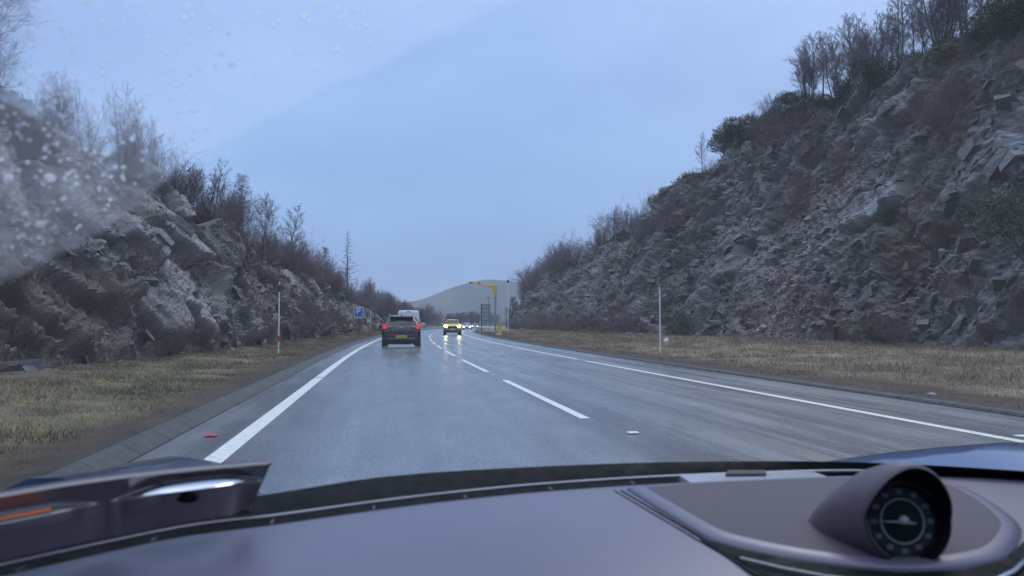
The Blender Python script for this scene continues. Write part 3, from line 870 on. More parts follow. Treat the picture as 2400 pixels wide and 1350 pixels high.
def to_px(p):
    f = ray(1200, 675); r = Vector((math.cos(PSI), -math.sin(PSI), 0)); q = Vector(p)-Vector((0, 0, H)); u = r.cross(f)
    d = q.dot(f); return 1200+1800*q.dot(r)/d, 675-1800*q.dot(u)/d, d
def hero(side, kind, variant, px, py, v, label, Y0, Y1, sx=1.0):
    # a tree singled out in the photograph: standing on the cliff top, as tall as it looks from the road
    best = min(np.arange(Y0, Y1, .25), key=lambda Y: abs(to_px(cliff_pt(side, Y, v))[0]-px))
    p = cliff_pt(side, best, v); x, y, d = to_px(p)
    h = max(1.5, (y-py)*d/1800); p.z -= .1
    return plant(kind, variant, p, h+.1, label, rz=.3, sx=sx)
R2 = np.random.default_rng(42)
def row(side, n, Y0, Y1, v0, v1, h0, h1, kinds, label, group, sx=(.85, 1.15), pw=1.0):
    for i in range(n):
        Y = Y0+(Y1-Y0)*((i+R2.uniform(-.4, 1.4))/n)**pw if n > 1 else Y0
        v = R2.uniform(v0, v1); k = kinds[R2.integers(0, len(kinds))]
        p = cliff_pt(side, Y, v); p.z -= .1
        kind = NAMES[k].replace('_', ' ')
        plant(k, int(R2.integers(0, 5 if k == 'birch' else 2)), p, R2.uniform(h0, h1), label[k] if isinstance(label, dict) else label, group, sx=R2.uniform(*sx))
# left clifftop
row(-1, 22, 17, 27.5, .97, 1.22, 3.8, 5.4, ['broad', 'birch'], {'broad': 'broad bare tree at the top left behind the rain-wet glass', 'birch': 'tall bare birch at the top left behind the rain-wet glass'}, 'trees above the left cliff behind the wet glass')
row(-1, 8, 27.5, 30, .96, 1.06, 2.2, 3.4, ['birch', 'clump'], {'birch': 'bare birch seen blurred through the wet windscreen corner', 'clump': 'many-stemmed bare birch seen blurred through the wet windscreen corner'}, 'trees above the left cliff behind the wet glass')
row(-1, 6, 29.5, 32, .97, 1.06, 1.5, 2.3, ['clump', 'broad'], {'clump': 'low many-stemmed birch at the edge of the wet windscreen corner', 'broad': 'low spreading bare tree at the edge of the wet windscreen corner'}, 'trees above the left cliff behind the wet glass')
plant('leaning', 0, cliff_pt(-1, 32.2, .97), 2.4, 'bare tree leaning right over the top of the left rock face', rz=.2)
LG = 'bare trees along the left clifftop'
row(-1, 74, 32.5, 61, .95, 1.08, 1.8, 2.9, ['birch', 'clump', 'bush', 'birch'], {'bush': 'tall bare bush among the birches above the left rock slabs', 'birch': 'slender bare birch in the row above the left rock slabs', 'clump': 'many-stemmed bare birch in the row above the left rock slabs'}, LG)
hero(-1, 'pine', 0, 567, 412, 1.0, 'thin pine with sparse dark needles among bare birches on the left clifftop', 34, 60)
hero(-1, 'birch', 1, 622, 450, 1.0, 'tallest pale birch standing clear of the left clifftop row', 38, 75)
hero(-1, 'birch', 2, 678, 476, 1.0, 'lone rounded birch at the right end of the tall left row, beside open sky', 42, 85, 1.15)
row(-1, 92, 61, 112, .88, 1.08, 1.7, 2.9, ['clump', 'bush', 'birch', 'bush'], {'bush': 'tall bare bush in the thicket around the larch', 'clump': 'low many-stemmed birch in the thicket around the larch', 'birch': 'low bare birch in the thicket around the larch'}, 'birch thicket around the larch')
plant('pine', 1, cliff_pt(-1, 77, 1.0), 3.6, 'small dark green pine in the left thicket, left of the larch')
hero(-1, 'larch', 0, 813, 538, .96, 'bare larch with level branches rising above the left thicket', 62, 130, 1.1)
row(-1, 60, 108, 190, .6, 1.1, 3.0, 4.6, ['clump', 'broad', 'birch'], {'broad': 'distant spreading bare tree left of the road bend', 'clump': 'distant many-stemmed birch left of the road bend', 'birch': 'distant bare birch left of the road bend'}, 'distant birches left of the road bend')
# bushes at the left foot
plant('bush', 0, road(-7.9, 52, .2), 3.0, 'tall dark bare bush at the left cliff foot, right of the near snow pole')
for Y, h in ((36, 1.5), (44, 1.7), (62, 1.9)):
    plant('bush', 1, road(-8.0, Y, .2), h, 'low bare bush at the foot of the left cliff', 'low bushes along the left foot')
# right clifftop
RG = 'birches on the right skyline'
row(1, 46, 29.5, 46.5, .97, 1.07, 3.4, 4.9, ['birch', 'birch', 'clump'], {'birch': 'slender purplish birch in the dense row on the right skyline', 'clump': 'many-stemmed purplish birch in the dense row on the right skyline'}, RG)
hero(1, 'birch', 3, 1905, 132, 1.0, 'bare birch at the left end of the dense right skyline row', 36, 56)
plant('birch', 0, cliff_pt(1, 26.6, 1.0), 4.3, 'bare birch standing alone above the evergreen bushes at the top right')
hero(1, 'birch', 1, 2178, 2, 1.0, 'tallest birch of the right skyline row, nearest its right end', 26, 42)
hero(1, 'birch', 2, 1768, 254, .99, 'small bare birch rising behind the green gorse on the right skyline', 44, 66)
plant('broad', 0, cliff_pt(1, 51.5, .99), 2.6, 'small spreading bare tree right of the gorse on the right skyline')
hero(1, 'birch', 4, 1648, 308, .985, 'small pale birch standing alone left of the gorse on the right skyline', 52, 76)
RF = 'small trees along the falling right skyline'
row(1, 34, 76, 112, .96, 1.05, 2.2, 4.0, ['birch', 'clump', 'bush'], {'bush': 'tall bare bush on the falling right skyline above the pale pole', 'birch': 'small bare birch on the falling right skyline above the pale pole', 'clump': 'small many-stemmed birch on the falling right skyline above the pale pole'}, RF)
row(1, 56, 112, 186, .80, 1.05, 3.0, 5.0, ['clump', 'bush', 'birch'], {'bush': 'misty tall bush at the low end of the right cliff', 'clump': 'misty many-stemmed birch at the low end of the right cliff', 'birch': 'misty bare birch at the low end of the right cliff'}, RF)
for Y, v, h, s, lb in ((58.5, 1.02, 2.0, 1.25, 'round dark green gorse bush on the right skyline, left one of the pair'), (54.5, 1.0, 1.9, 1.3, 'wide green gorse bush on the right skyline, middle of the clump'), (50.5, 1.0, 1.3, 1.1, 'low green gorse bush on the right skyline, right one of the clump'),
                       (75.5, 1.0, 2.0, 1.0, 'small dark gorse bush at the corner of the falling right skyline'), (47, .99, 1.2, 1.1, 'low gorse bush at the foot of the leftmost skyline birch'),
                       (42.0, .985, 1.2, 1.3, 'low gorse under the middle of the right skyline birches'), (36.5, .985, 1.3, 1.3, 'low gorse under the right half of the skyline birches')):
    plant('gorse', int(Y) % 3, cliff_pt(1, Y, v), h, lb, 'gorse bushes on the right skyline', sx=s)
for i in range(15):
    Y = 17.2+i*.80; v = R2.uniform(.90, 1.04)
    plant('gorse', i % 3, cliff_pt(1, Y, v), R2.uniform(1.0, 1.7), 'dark evergreen bush in the mass at the top right of the cliff', 'evergreen bushes at the top right', sx=R2.uniform(1.0, 1.4))
for i in range(3):
    plant('pine', i % 2, cliff_pt(1, 17.0+i*2.0, 1.08), R2.uniform(2.2, 3.0), 'dark pine crowning the top right corner above the evergreen bushes', 'pines at the top right')
# bushes on and below the right face
plant('dull', 0, cliff_pt(1, 28.7, .34), 1.2, 'olive bush on a ledge beside the blue-grey slab', sx=.8)
plant('dull', 1, road(15.2, 26.0, .35), 1.5, 'wide dull green bush at the foot of the right cliff', sx=1.2)
plant('dull', 1, road(15.0, 44.5, .35), 2.0, 'green-brown bush at the left end of the scree', sx=1.0)
plant('dull', 0, cliff_pt(1, 18.6, .16), 3.0, 'tall loose green bush against the right cliff at the edge of view', sx=.9)
plant('dull', 1, cliff_pt(1, 20.8, .25), 1.7, 'thin green bush low on the right cliff near the edge of view', sx=.9)
plant('bush', 1, road(14.9, 24.2, .35), 1.3, 'bare twiggy bush beside the wide green bush below the right cliff')
for i, Y in enumerate((56, 60, 65, 70, 76, 83, 90, 97, 105, 114, 124)):
    plant('bush', i % 3, road(float(ease(Y, RIGHT, 1))-.5, Y, .35), R2.uniform(1.5, 2.6), 'purplish bare bush in the line at the foot of the right cliff', 'bare bushes along the right foot', sx=1.3)
# thin bare shrubs clinging to the upper middle of the right face
for i in range(34):
    plant('bush', i % 3, cliff_pt(1, R2.uniform(36, 66), R2.uniform(.45, .96)), R2.uniform(1.1, 2.0), 'grey bare shrub clinging to the upper middle of the right cliff face', 'bare shrubs on the right cliff face', sx=1.3)
for i in range(16):
    plant('bush', i % 3, cliff_pt(1, R2.uniform(19, 34), R2.uniform(.55, .95)), R2.uniform(.9, 1.6), 'dark bare shrub in a gully on the near right cliff face', 'bare shrubs in the near right gullies', sx=1.3)
for i in range(14):
    plant('bush', i % 3, cliff_pt(-1, R2.uniform(16, 60), R2.uniform(.15, .9)), R2.uniform(.7, 1.3), 'small bare shrub growing between the left rock slabs', 'bare shrubs between the left slabs', sx=1.3)
# tree line where the road ends
for i in range(84):
    Y = R2.uniform(215, 330); bear = math.radians(R2.uniform(-1.2, 8.6)); x = Y*math.tan(bear)
    k = ['clump', 'pine', 'pine', 'broad', 'broad'][R2.integers(0, 5)]
    if abs(x-float(xc(Y))) < 7.5: Y = 345; x = Y*math.tan(bear)
    plant(k, int(R2.integers(0, 2)), (x, Y, -.1), R2.uniform(4.0, 7.0), {'clump': 'hazy bare tree in the far belt below the hill', 'birch': 'hazy slim birch in the far belt below the hill', 'pine': 'hazy dark pine in the far belt below the hill', 'broad': 'hazy spreading tree in the far belt below the hill'}[k], 'far tree belt below the hill', sx=R2.uniform(1.2, 1.9))
for Y, x, h in ((150, 24.5, 6.5), (140, 22.0, 4.2), (165, 27.5, 6.0)):
    plant('pine', 1, (x, Y, 0), h, 'dark pine just right of the tall white mast', 'pines beside the white mast', sx=1.2)

# undergrowth: heather, bramble and dead bracken on ledges and cliff tops
UM = attr_mat('undergrowth_twig', .85)
def scrub(side, n, seed, label):
    c = CL[side]; r = np.random.default_rng(seed); ys = c['ys']; vv = c['vv']
    i = np.clip(np.searchsorted(ys, (12 if side > 0 else 6)+(r.uniform(0, 1, n)**1.5)*150), 1, len(ys)-2)
    top = r.uniform(0, 1, n) < .5
    v = np.where(top, r.uniform(.93, 1.5, n)**1, r.uniform(0, 1.0, n))
    j = np.clip(np.searchsorted(vv, v), 1, len(vv)-2)
    ok = (c['veg'][i, j] > r.uniform(.15, .8, n)) & (c['scree'][i, j] < .3)
    i, j, top = i[ok], j[ok], top[ok]
    P = c['P'][i, j]; m = len(P); nb = 13
    pal = np.array([[.075, .058, .060], [.095, .074, .068], [.095, .084, .052], [.055, .062, .034], [.125, .095, .062]])
    sel = ((fbm(P*.35, 2, seed)+1)*2.5 + r.normal(0, .7, m)).astype(int).clip(0, 4)
    c0 = pal[sel]*r.uniform(.7, 1.3, m)[:, None]
    hh = np.where(top, r.uniform(.25, .75, m), r.uniform(.2, .6, m))*(.7+.4*fbm(P*.8, 2, seed+1))
    Pb = np.repeat(P, nb, 0) + r.normal(0, 1, (m*nb, 3))*np.array([.14, .14, .03])
    H_ = np.repeat(hh, nb)*r.uniform(.5, 1.2, m*nb)
    wid = .006 + .00022*Pb[:, 1]
    o = blades('undergrowth', Pb-np.array([0, 0, .04]), H_, np.repeat(c0, nb, 0)*r.uniform(.7, 1.4, m*nb)[:, None], UM, wid=wid, lean=.9, seed=seed)
    tag(o, label, 'undergrowth', kind='stuff')
scrub(-1, 12000, 61, 'brown heather and dead bracken on the left cliff and its top')
scrub(1, 32000, 62, 'brown heather and twiggy scrub on the right cliff and its top')
# ================================================================== VEHICLES
# A body is a loft of rings (one per station along its length). Local axes: +Y to the front, rear bumper at y=0, z=0 on the road.
def ring(y, w, zb, zs, zbelt, zr, wr, ws=None):
    ws = ws or w*.97
    zm = (zs+zbelt)/2
    R = [(0, zb), (w*.80, zb), (w*.96, zb+.05), (ws, zs), (w, zm), (w*.975, zbelt), ((w*.975+wr)/2+.015, (zbelt+zr-.07)/2), (wr, zr-.075), (wr*.86, zr-.012), (0, zr+.008)]
    full = [(x, y, z) for x, z in R] + [(-x, y, z) for x, z in R[-2:0:-1]]
    return full
def loft(rings, name, mat, parent, ang=28):
    n = len(rings[0]); V = [p for r in rings for p in r]
    F = [(i*n+k, i*n+(k+1) % n, (i+1)*n+(k+1) % n, (i+1)*n+k) for i in range(len(rings)-1) for k in range(n)]
    F += [tuple(range(n-1, -1, -1)), tuple(range((len(rings)-1)*n, len(rings)*n))]
    return MB().add(V, F).build(name, mat, parent, smooth=ang)
def pane(name, c, mat, parent, off=.008, inset=.0, th=.012, bevel=0):
    """a thin panel on four corners, pushed out along its normal"""
    c = [Vector(p) for p in c]; cen = sum(c, Vector())/len(c)
    c = [p+(cen-p)*inset for p in c]
    nrm = (c[1]-c[0]).cross(c[-1]-c[0]).normalized()
    return MB().prism([p+nrm*off for p in c], -nrm*th).build(name, mat, parent, bevel=bevel)
def wheel(parent, x, y, r, w, name='wheel'):
    s = 1 if x > 0 else -1
    Mx = Matrix.Translation((x, y, r)) @ Matrix.Rotation(PI/2, 4, 'Y')
    tw = w/2
    tb = MB().lathe([(r*.60, -tw), (r*.90, -tw), (r*.985, -tw*.7), (r, -tw*.3), (r, tw*.3), (r*.985, tw*.7), (r*.90, tw), (r*.60, tw)], 28, Mx)
    o = tb.build(name, M['rubber'], parent, smooth=35)
    rb = MB()
    for k in range(5):
        a = 2*PI*k/5
        rb.box((x+s*(tw-.02), y+math.cos(a)*r*.3, r+math.sin(a)*r*.3), (.03, r*.62, r*.17), rx=a)
    rb.lathe([(r*.14, -.03+s*(tw-.02)), (r*.14, .02+s*(tw-.02))], 12, Mx)
    rb.lathe([(r*.56, s*(tw-.07)), (r*.615, s*(tw-.07)), (r*.615, s*(tw+.004)), (r*.56, s*(tw+.004)), (r*.56, s*(tw-.07))], 28, Mx)
    rb.build('rim', M['rim'], o, smooth=40)
    return o
def arch(parent, x, y, r, w):
    return MB().lathe([(r*1.02, -w/2), (r*1.17, -w/2), (r*1.17, w/2), (r*1.02, w/2), (r*1.02, -w/2)], 28, Matrix.Translation((x, y, r)) @ Matrix.Rotation(PI/2, 4, 'Y')).build('wheel_arch', M['black_plastic'], parent, smooth=40)
def mirror(parent, x, y, z, mat):
    s = 1 if x > 0 else -1
    b = MB().box((x+s*.10, y, z+.02), (.20, .11, .16)).box((x, y+.01, z-.05), (.12, .05, .04))
    return b.build('door_mirror', mat, parent, smooth=40, bevel=.03)
def plate(parent, y, z, txt, mat, rx=PI/2, w=.52):
    f = -1
    p = MB().box((0, y, z), (w, .012, .115)).build('number_plate', mat, parent, bevel=.004)
    if txt: text_mesh('lettering', txt, .098, M['ink'], p, (0, y-.0075, z), (PI/2, 0, 0), wide=.92)
    return p
def face(o, p, heading, flip=False):
    o.location = p; o.rotation_euler = (0, 0, -heading + (PI if flip else 0))

# ---- dark SUV ahead
def make_suv():
    o = empty('suv')
    tag(o, 'black SUV with red tail lights and yellow number plate driving ahead in the left lane', 'car')
    P = M['suv_paint']
    #       y     w    zb   zs   zbelt  zr   wr
    S = [(0.00, .80, .34, .50, .78, .80, .72), (0.05, .90, .24, .50, .90, .95, .80), (.12, .925, .22, .50, .99, 1.10, .80), (.20, .925, .21, .50, 1.06, 1.17, .76), (.34, .925, .21, .48, 1.08, 1.40, .66), (.46, .925, .22, .48, 1.08, 1.545, .61),
         (.60, .925, .22, .48, 1.07, 1.59, .61), (1.3, .925, .22, .45, 1.05, 1.63, .62), (2.1, .925, .22, .45, 1.02, 1.63, .62), (2.6, .925, .22, .45, 1.0, 1.55, .60), (3.2, .92, .22, .46, .97, 1.10, .72), (3.35, .92, .22, .46, .96, 1.02, .76), (4.1, .88, .24, .46, .84, .90, .70), (4.36, .80, .26, .46, .70, .76, .62), (4.44, .66, .32, .46, .60, .64, .52)]
    R = [ring(*s) for s in S]
    loft(R, 'body', P, o)
    # rear screen, high-level spoiler
    pane('rear_window', [(-.655, .235, 1.17), (.655, .235, 1.17), (.575, .455, 1.475), (-.575, .455, 1.475)], M['glass_dark'], o, off=.012)
    MB().box((0, .40, 1.555), (1.16, .30, .05), rx=.12).build('spoiler', P, o, smooth=40, bevel=.02)
    wz = MB().tube([(.02, .20, 1.185), (.30, .225, 1.215), (.44, .24, 1.225)], .012, 6).box((.02, .19, 1.18), (.06, .05, .05))
    wz.build('rear_wiper', M['black_plastic'], o)
    for s in (-1, 1):
        # lamp cluster wraps the rear corner
        pg = [(s*.90, .14, 1.17), (s*.915, .10, .98), (s*.80, .045, .94), (s*.68, .075, .98), (s*.66, .105, 1.10), (s*.78, .13, 1.185)]
        lo = MB().prism(pg, (s*.012, -.05, 0)).build('tail_light', M['tail_red'], o, bevel=.012)
        pg = [(s*.65, .09, 1.10), (s*.655, .068, 1.02), (s*.46, .075, 1.04), (s*.44, .085, 1.085)]
        MB().prism(pg, (0, -.045, 0)).build('reversing_lens', M['tail_clear'], lo)
        MB().box((s*.50, .018, .655), (.30, .05, .05)).build('reflector', M['tail_dim'], o, bevel=.012)
        MB().box((s*.74, .030, .66), (.13, .05, .05)).build('fog_lamp', M['tail_clear'], o, bevel=.012)
        MB().tube([(s*.58, .75, 1.625), (s*.59, .9, 1.675), (s*.60, 1.6, 1.70), (s*.60, 2.2, 1.67), (s*.59, 2.35, 1.63)], .017, 8).build('roof_rail', M['silver'], o, smooth=50)
        # side glass
        pane('side_window', [(s*.905, .75, 1.085), (s*.900, 2.75, 1.02), (s*.655, 2.28, 1.50), (s*.665, .72, 1.52)][::s], M['glass_dark'], o, off=.016)
        for y in (.85, 3.48):
            wheel(o, s*.80, y, .345, .235); arch(o, s*.86, y, .345, .15)
        mirror(o, s*.94, 2.72, 1.05, M['silver'] if s > 0 else P)
        MB().box((s*.932, 1.75, .80), (.02, .2, .03)).box((s*.932, 2.75, .80), (.02, .2, .03)).build('door_handle', M['silver'], o)
        MB().prism([(s*.86, 4.08, .78), (s*.62, 4.40, .74), (s*.60, 4.42, .64), (s*.86, 4.12, .66)], (0, .03, .0)).build('headlight', M['tail_clear'], o)
    pane('windscreen', [(.72, 3.18, 1.05), (-.72, 3.18, 1.05), (-.575, 2.52, 1.54), (.575, 2.52, 1.54)], M['glass_dark'], o, off=.012)
    MB().box((0, .03, .44), (1.78, .12, .22)).build('bumper', M['black_plastic'], o, bevel=.04, smooth=40)
    MB().box((0, -.028, .50), (1.3, .02, .02)).build('bumper_trim', M['silver'], o, bevel=.004)
    MB().box((0, .012, .80), (1.30, .03, .05)).build('boot_lip', M['black_plastic'], o, bevel=.01)
    MB().lathe([(.001, -.012), (.085, -.012), (.10, 0), (.085, .012), (.001, .012)], 20, Matrix.Translation((0, .075, 1.05)) @ Matrix.Rotation(PI/2, 4, 'X') @ Matrix.Scale(.42, 4, (0, 1, 0))).build('badge', M['chrome'], o, smooth=40)
    MB().box((.46, .052, .88), (.13, .012, .03)).build('name_badge', M['chrome'], o)
    MB().tube([(.0, .62, 1.62), (-.0, .45, 1.84)], [.008, .003], 6).box((0, .62, 1.61), (.05, .09, .04)).build('aerial', M['black_plastic'], o)
    plate(o, -.045, .595, 'NM63 LYV', M['plate_y'])
    MB().tube([(.5, .3, .25), (.5, -.02, .25)], .035, 10).build('exhaust', M['grey_metal'], o)
    return o
suv = make_suv(); Y0 = 37.2; p = road(.68-float(xc(37.2))+.0, 37.2); face(suv, (.67, 37.2, 0), .016)

# ---- white van in front of it
def make_van():
    o = empty('van'); tag(o, 'white high-roofed panel van ahead, mostly hidden behind the black SUV', 'van')
    P = M['van_paint']
    S = [(0, .92, .36, .55, 1.30, 2.26, .78), (.05, .955, .34, .55, 1.30, 2.34, .83), (.35, .96, .34, .55, 1.30, 2.37, .845), (3.2, .96, .34, .55, 1.28, 2.37, .845), (3.75, .96, .34, .55, 1.25, 2.24, .82), (4.45, .95, .34, .55, 1.20, 1.42, .80), (5.1, .88, .36, .55, .98, 1.06, .72), (5.22, .78, .40, .55, .8, .84, .62)]
    loft([ring(*s) for s in S], 'body', P, o)
    for s in (-1, 1):
        MB().box((s*.43, -.012, 1.32), (.84, .03, 1.72)).build('rear_door', P, o, bevel=.02)
        MB().box((s*.90, -.005, 1.08), (.09, .05, .52)).build('tail_light', M['tail_dim'], o, bevel=.01)
        for y in (.95, 4.15): wheel(o, s*.82, y, .345, .22); arch(o, s*.89, y, .345, .15)
        mirror(o, s*.98, 4.1, 1.38, M['black_plastic'])
    MB().box((0, -.03, 2.285), (.30, .03, .045)).build('brake_light', M['dark_red'], o, bevel=.01)
    MB().box((0, -.01, .46), (1.8, .14, .2)).build('bumper', M['black_plastic'], o, bevel=.03)
    pane('windscreen', [(.74, 4.42, 1.46), (-.74, 4.42, 1.46), (-.74, 3.80, 2.2), (.74, 3.80, 2.2)], M['glass_dark'], o, off=.015)
    plate(o, -.05, .72, '', M['plate_y'])
    return o
# wheel spray lying low behind it
sm = NT('wheel_spray'); sm.n.remove(sm.b); v_ = sm.n.new('ShaderNodeVolumePrincipled'); v_.inputs['Color'].default_value = (.93, .96, 1, 1); v_.inputs['Density'].default_value = .07
sm.l.new(v_.outputs[0], sm.out.inputs['Volume'])
sp_o = MB().lathe([(1.0*math.sin(PI*k/10)+1e-4, -math.cos(PI*k/10)) for k in range(11)], 24, Matrix.Translation((.62, 35.6, .06)) @ Matrix.Diagonal((1.25, 2.6, .17, 1))).build('spray', sm.m, None, smooth=80)
tag(sp_o, 'low mist of wheel spray on the road behind the black SUV', 'spray', kind='stuff')
van = make_van(); Yv = 66.0; face(van, (atY(957, 760, Yv).x, Yv, 0), dxc(Yv))

# ---- oncoming yellow pick-up
def make_pickup():
    o = empty('pickup'); tag(o, 'yellow pickup with headlights on and a roof light bar, oncoming in the right lane', 'pickup')
    P = M['pick_paint']
    # here +Y is the nose (local front at y = 5.3)
    S = [(0, .86, .48, .62, .98, 1.04, .80), (.05, .90, .45, .62, 1.04, 1.10, .84), (1.9, .92, .42, .60, 1.06, 1.10, .84), (1.95, .92, .42, .60, 1.06, 1.60, .66), (2.15, .92, .42, .6, 1.06, 1.70, .64), (3.2, .92, .40, .58, 1.06, 1.72, .64), (3.45, .92, .4, .58, 1.06, 1.66, .62), (4.05, .92, .4, .58, 1.08, 1.24, .72), (4.2, .92, .4, .58, 1.08, 1.20, .74), (4.95, .90, .38, .58, 1.04, 1.13, .70), (5.2, .86, .36, .56, .92, 1.02, .66), (5.3, .80, .36, .52, .80, .90, .60)]
    loft([ring(*s) for s in S], 'body', P, o)
    MB().box((0, 5.27, .50), (1.80, .22, .34)).build('bumper', M['pick_trim'], o, bevel=.05, smooth=40)
    g = MB().box((0, 5.29, .86), (1.02, .08, .24)); g.build('grille', M['black_plastic'], o, bevel=.03)
    MB().box((0, 5.335, .90), (.95, .02, .025)).box((0, 5.335, .82), (.95, .02, .02)).build('grille_bar', M['dark_metal'], o)
    MB().lathe([(.001, -.01), (.06, -.01), (.06, .01), (.001, .01)], 16, Matrix.Translation((0, 5.345, .90)) @ Matrix.Rotation(PI/2, 4, 'X') @ Matrix.Scale(.5, 4, (0, 1, 0))).build('badge', M['chrome'], o)
    MB().box((0, 4.9, .30), (1.30, .5, .05)).build('skid_plate', M['pick_trim'], o)
    for s in (-1, 1):
        MB().prism([(s*.58, 5.30, .90), (s*.85, 5.14, .92), (s*.87, 5.10, 1.06), (s*.62, 5.25, 1.05)], (0, .05, 0)).build('headlight', M['head_warm'], o, bevel=.015)
        MB().lathe([(.001, 0), (.055, 0), (.055, .03), (.001, .03)], 16, Matrix.Translation((s*.66, 5.36, .50)) @ Matrix.Rotation(PI/2, 4, 'X')).build('fog_lamp', M['tail_clear'], o)
        for y in (1.15, 4.35): wheel(o, s*.79, y, .385, .26); arch(o, s*.87, y, .385, .16)
        mirror(o, s*.96, 3.75, 1.20, P)
        pane('side_window', [(s*.90, 2.1, 1.11), (s*.90, 3.80, 1.12), (s*.665, 3.32, 1.60), (s*.675, 2.2, 1.60)][::s], M['glass_dark'], o, off=.016)
    pane('windscreen', [(.72, 4.02, 1.26), (-.72, 4.02, 1.26), (-.585, 3.48, 1.645), (.585, 3.48, 1.645)], M['glass_dark'], o, off=.014)
    MB().tube([(-.35, 4.02, 1.275), (.1, 3.98, 1.31)], .01, 6).tube([(.1, 4.02, 1.275), (.55, 3.98, 1.31)], .01, 6).build('wipers', M['black_plastic'], o)
    MB().box((0, 2.7, 1.83), (1.36, .26, .085)).box((-.5, 2.7, 1.76), (.06, .1, .10)).box((.5, 2.7, 1.76), (.06, .1, .10)).build('light_bar', M['black_plastic'], o, bevel=.02)
    q = MB().box((0, 5.40, .63), (.52, .014, .115)).build('number_plate', M['plate_w'], o, bevel=.004)
    text_mesh('lettering', 'SP66 YFH', .09, M['ink'], q, (0, 5.409, .63), (PI/2, 0, PI))
    return o
Yp = 82.0; pk = make_pickup()
hd = dxc(Yp)
pp = Vector((atY(1060.5, 786, Yp).x, Yp, 0)); fwd = Vector((math.sin(hd), math.cos(hd), 0))
face(pk, pp+fwd*5.3, hd, True)

# ---- two cars far behind the pick-up
def make_car(label, paint):
    o = empty('car'); tag(o, label, 'car', 'far oncoming cars with headlights on')
    S = [(0, .78, .34, .5, .86, .92, .66), (.12, .86, .24, .48, .95, 1.0, .72), (.5, .88, .22, .46, .96, 1.18, .66), (1.1, .88, .22, .46, .95, 1.46, .56), (1.9, .88, .22, .46, .93, 1.48, .57), (2.4, .88, .22, .46, .92, 1.40, .56), (3.1, .88, .22, .46, .88, .98, .70), (3.9, .85, .22, .45, .76, .84, .66), (4.2, .74, .26, .45, .62, .66, .54)]
    loft([ring(*s) for s in S], 'body', paint, o)
    pane('windscreen', [(.70, 3.05, 1.0), (-.70, 3.05, 1.0), (-.53, 2.42, 1.38), (.53, 2.42, 1.38)], M['glass_dark'], o, off=.012)
    for s in (-1, 1):
        MB().prism([(s*.48, 4.14, .60), (s*.78, 3.98, .62), (s*.80, 3.94, .76), (s*.52, 4.10, .74)], (0, .05, 0)).build('headlight', M['head_cool'], o, bevel=.01)
        for y in (.8, 3.3): wheel(o, s*.77, y, .31, .2); arch(o, s*.83, y, .31, .13)
        mirror(o, s*.9, 2.55, 1.0, paint)
    MB().box((0, 4.16, .42), (1.5, .12, .26)).build('bumper', paint, o, bevel=.04)
    MB().box((0, 4.20, .56), (.8, .05, .1)).build('grille', M['black_plastic'], o)
    return o
for px, Y, lb, pt in ((1094, 150, 'silver car with bright headlights following close behind the yellow pickup', M['silver']), (1113, 188, 'dark car with headlights on, second behind the yellow pickup', M['suv_paint'])):
    o = make_car(lb, pt); x = atY(px, 772, Y).x; hd = dxc(Y); fwd = Vector((math.sin(hd), math.cos(hd), 0))
    face(o, Vector((x, Y, 0))+fwd*4.2, hd, True)
# ================================================================== ROAD FURNITURE
def gz(px, py, t=None): pass
def snowpole(Y, t, z0, hgt, label, bands=(), top=None, r=.028):
    o = empty('snow_pole', road(t, Y, z0)); tag(o, label, 'marker pole')
    MB().tube([(0, 0, -.15), (0, 0, hgt)], [r, r*.9], 12).build('pole', M['white_paint'], o, smooth=40)
    for a, b, m in bands:
        MB().tube([(0, 0, a), (0, 0, b)], r*1.16, 12).build('band', M[m], o, smooth=40)
    return o
snowpole(28.3, -6.3, .15, 2.55, 'tall white snow pole with red bands on the left verge', [(.42, .62, 'red_paint'), (2.18, 2.44, 'dark_red')])
snowpole(83, -6.35, .14, 2.55, 'thin white snow pole with a red foot right of the blue parking sign', [(.05, .30, 'red_paint'), (.36, .5, 'red_paint')])
snowpole(28.3, 7.85, .15, 2.5, 'slim pale pole with a small cap standing alone on the right verge', [(2.45, 2.52, 'grey_metal')], r=.03)
p = atY(1124.5, 783, 97); snowpole(97, p.x-float(xc(97)), 0.05, 2.45, 'white-topped marker post in front of the crash barrier', [(1.75, 2.2, 'grey_metal')], r=.03)
p = atY(1097, 770, 160); snowpole(160, p.x-float(xc(160)), 0, 2.3, 'faint far marker pole above the queue of oncoming cars', [], r=.04)

# blue parking sign on the left verge
Yq = 72.0; a = atY(840.5, 733.5, Yq)
o = empty('parking_sign', (a.x, Yq, .15)); tag(o, 'blue parking sign with a white P on the left verge', 'road sign')
zc = a.z-.15; W_, H_ = .84, 1.0
def rrect(w, h, r, y, z, n=5):
    P = []
    for cx, cz, a0 in ((w/2-r, h/2-r, 0), (-w/2+r, h/2-r, 90), (-w/2+r, -h/2+r, 180), (w/2-r, -h/2+r, 270)):
        for k in range(n+1):
            q = math.radians(a0+90*k/n); P.append((cx+r*math.cos(q), y, z+cz+r*math.sin(q)))
    return P
pan = MB().prism(rrect(W_, H_, .08, 0, zc), (0, .02, 0)).build('sign_panel', M['sign_white'], o)
MB().prism(rrect(W_-.09, H_-.09, .05, -.004, zc), (0, .003, 0)).build('blue_field', M['sign_blue'], pan)
text_mesh('letter', 'P', .78, M['sign_white'], pan, (-.03, -.007, zc+.12), (PI/2, 0, 0), wide=1.05).data.name = 'letter'
text_mesh('lettering', 'Layby 99', .17, M['sign_white'], pan, (0, -.007, zc-.355), (PI/2, 0, 0))
MB().tube([(0, .045, -.2), (0, .045, zc+.3)], .038, 12).build('post', M['dark_metal'], o, smooth=40)

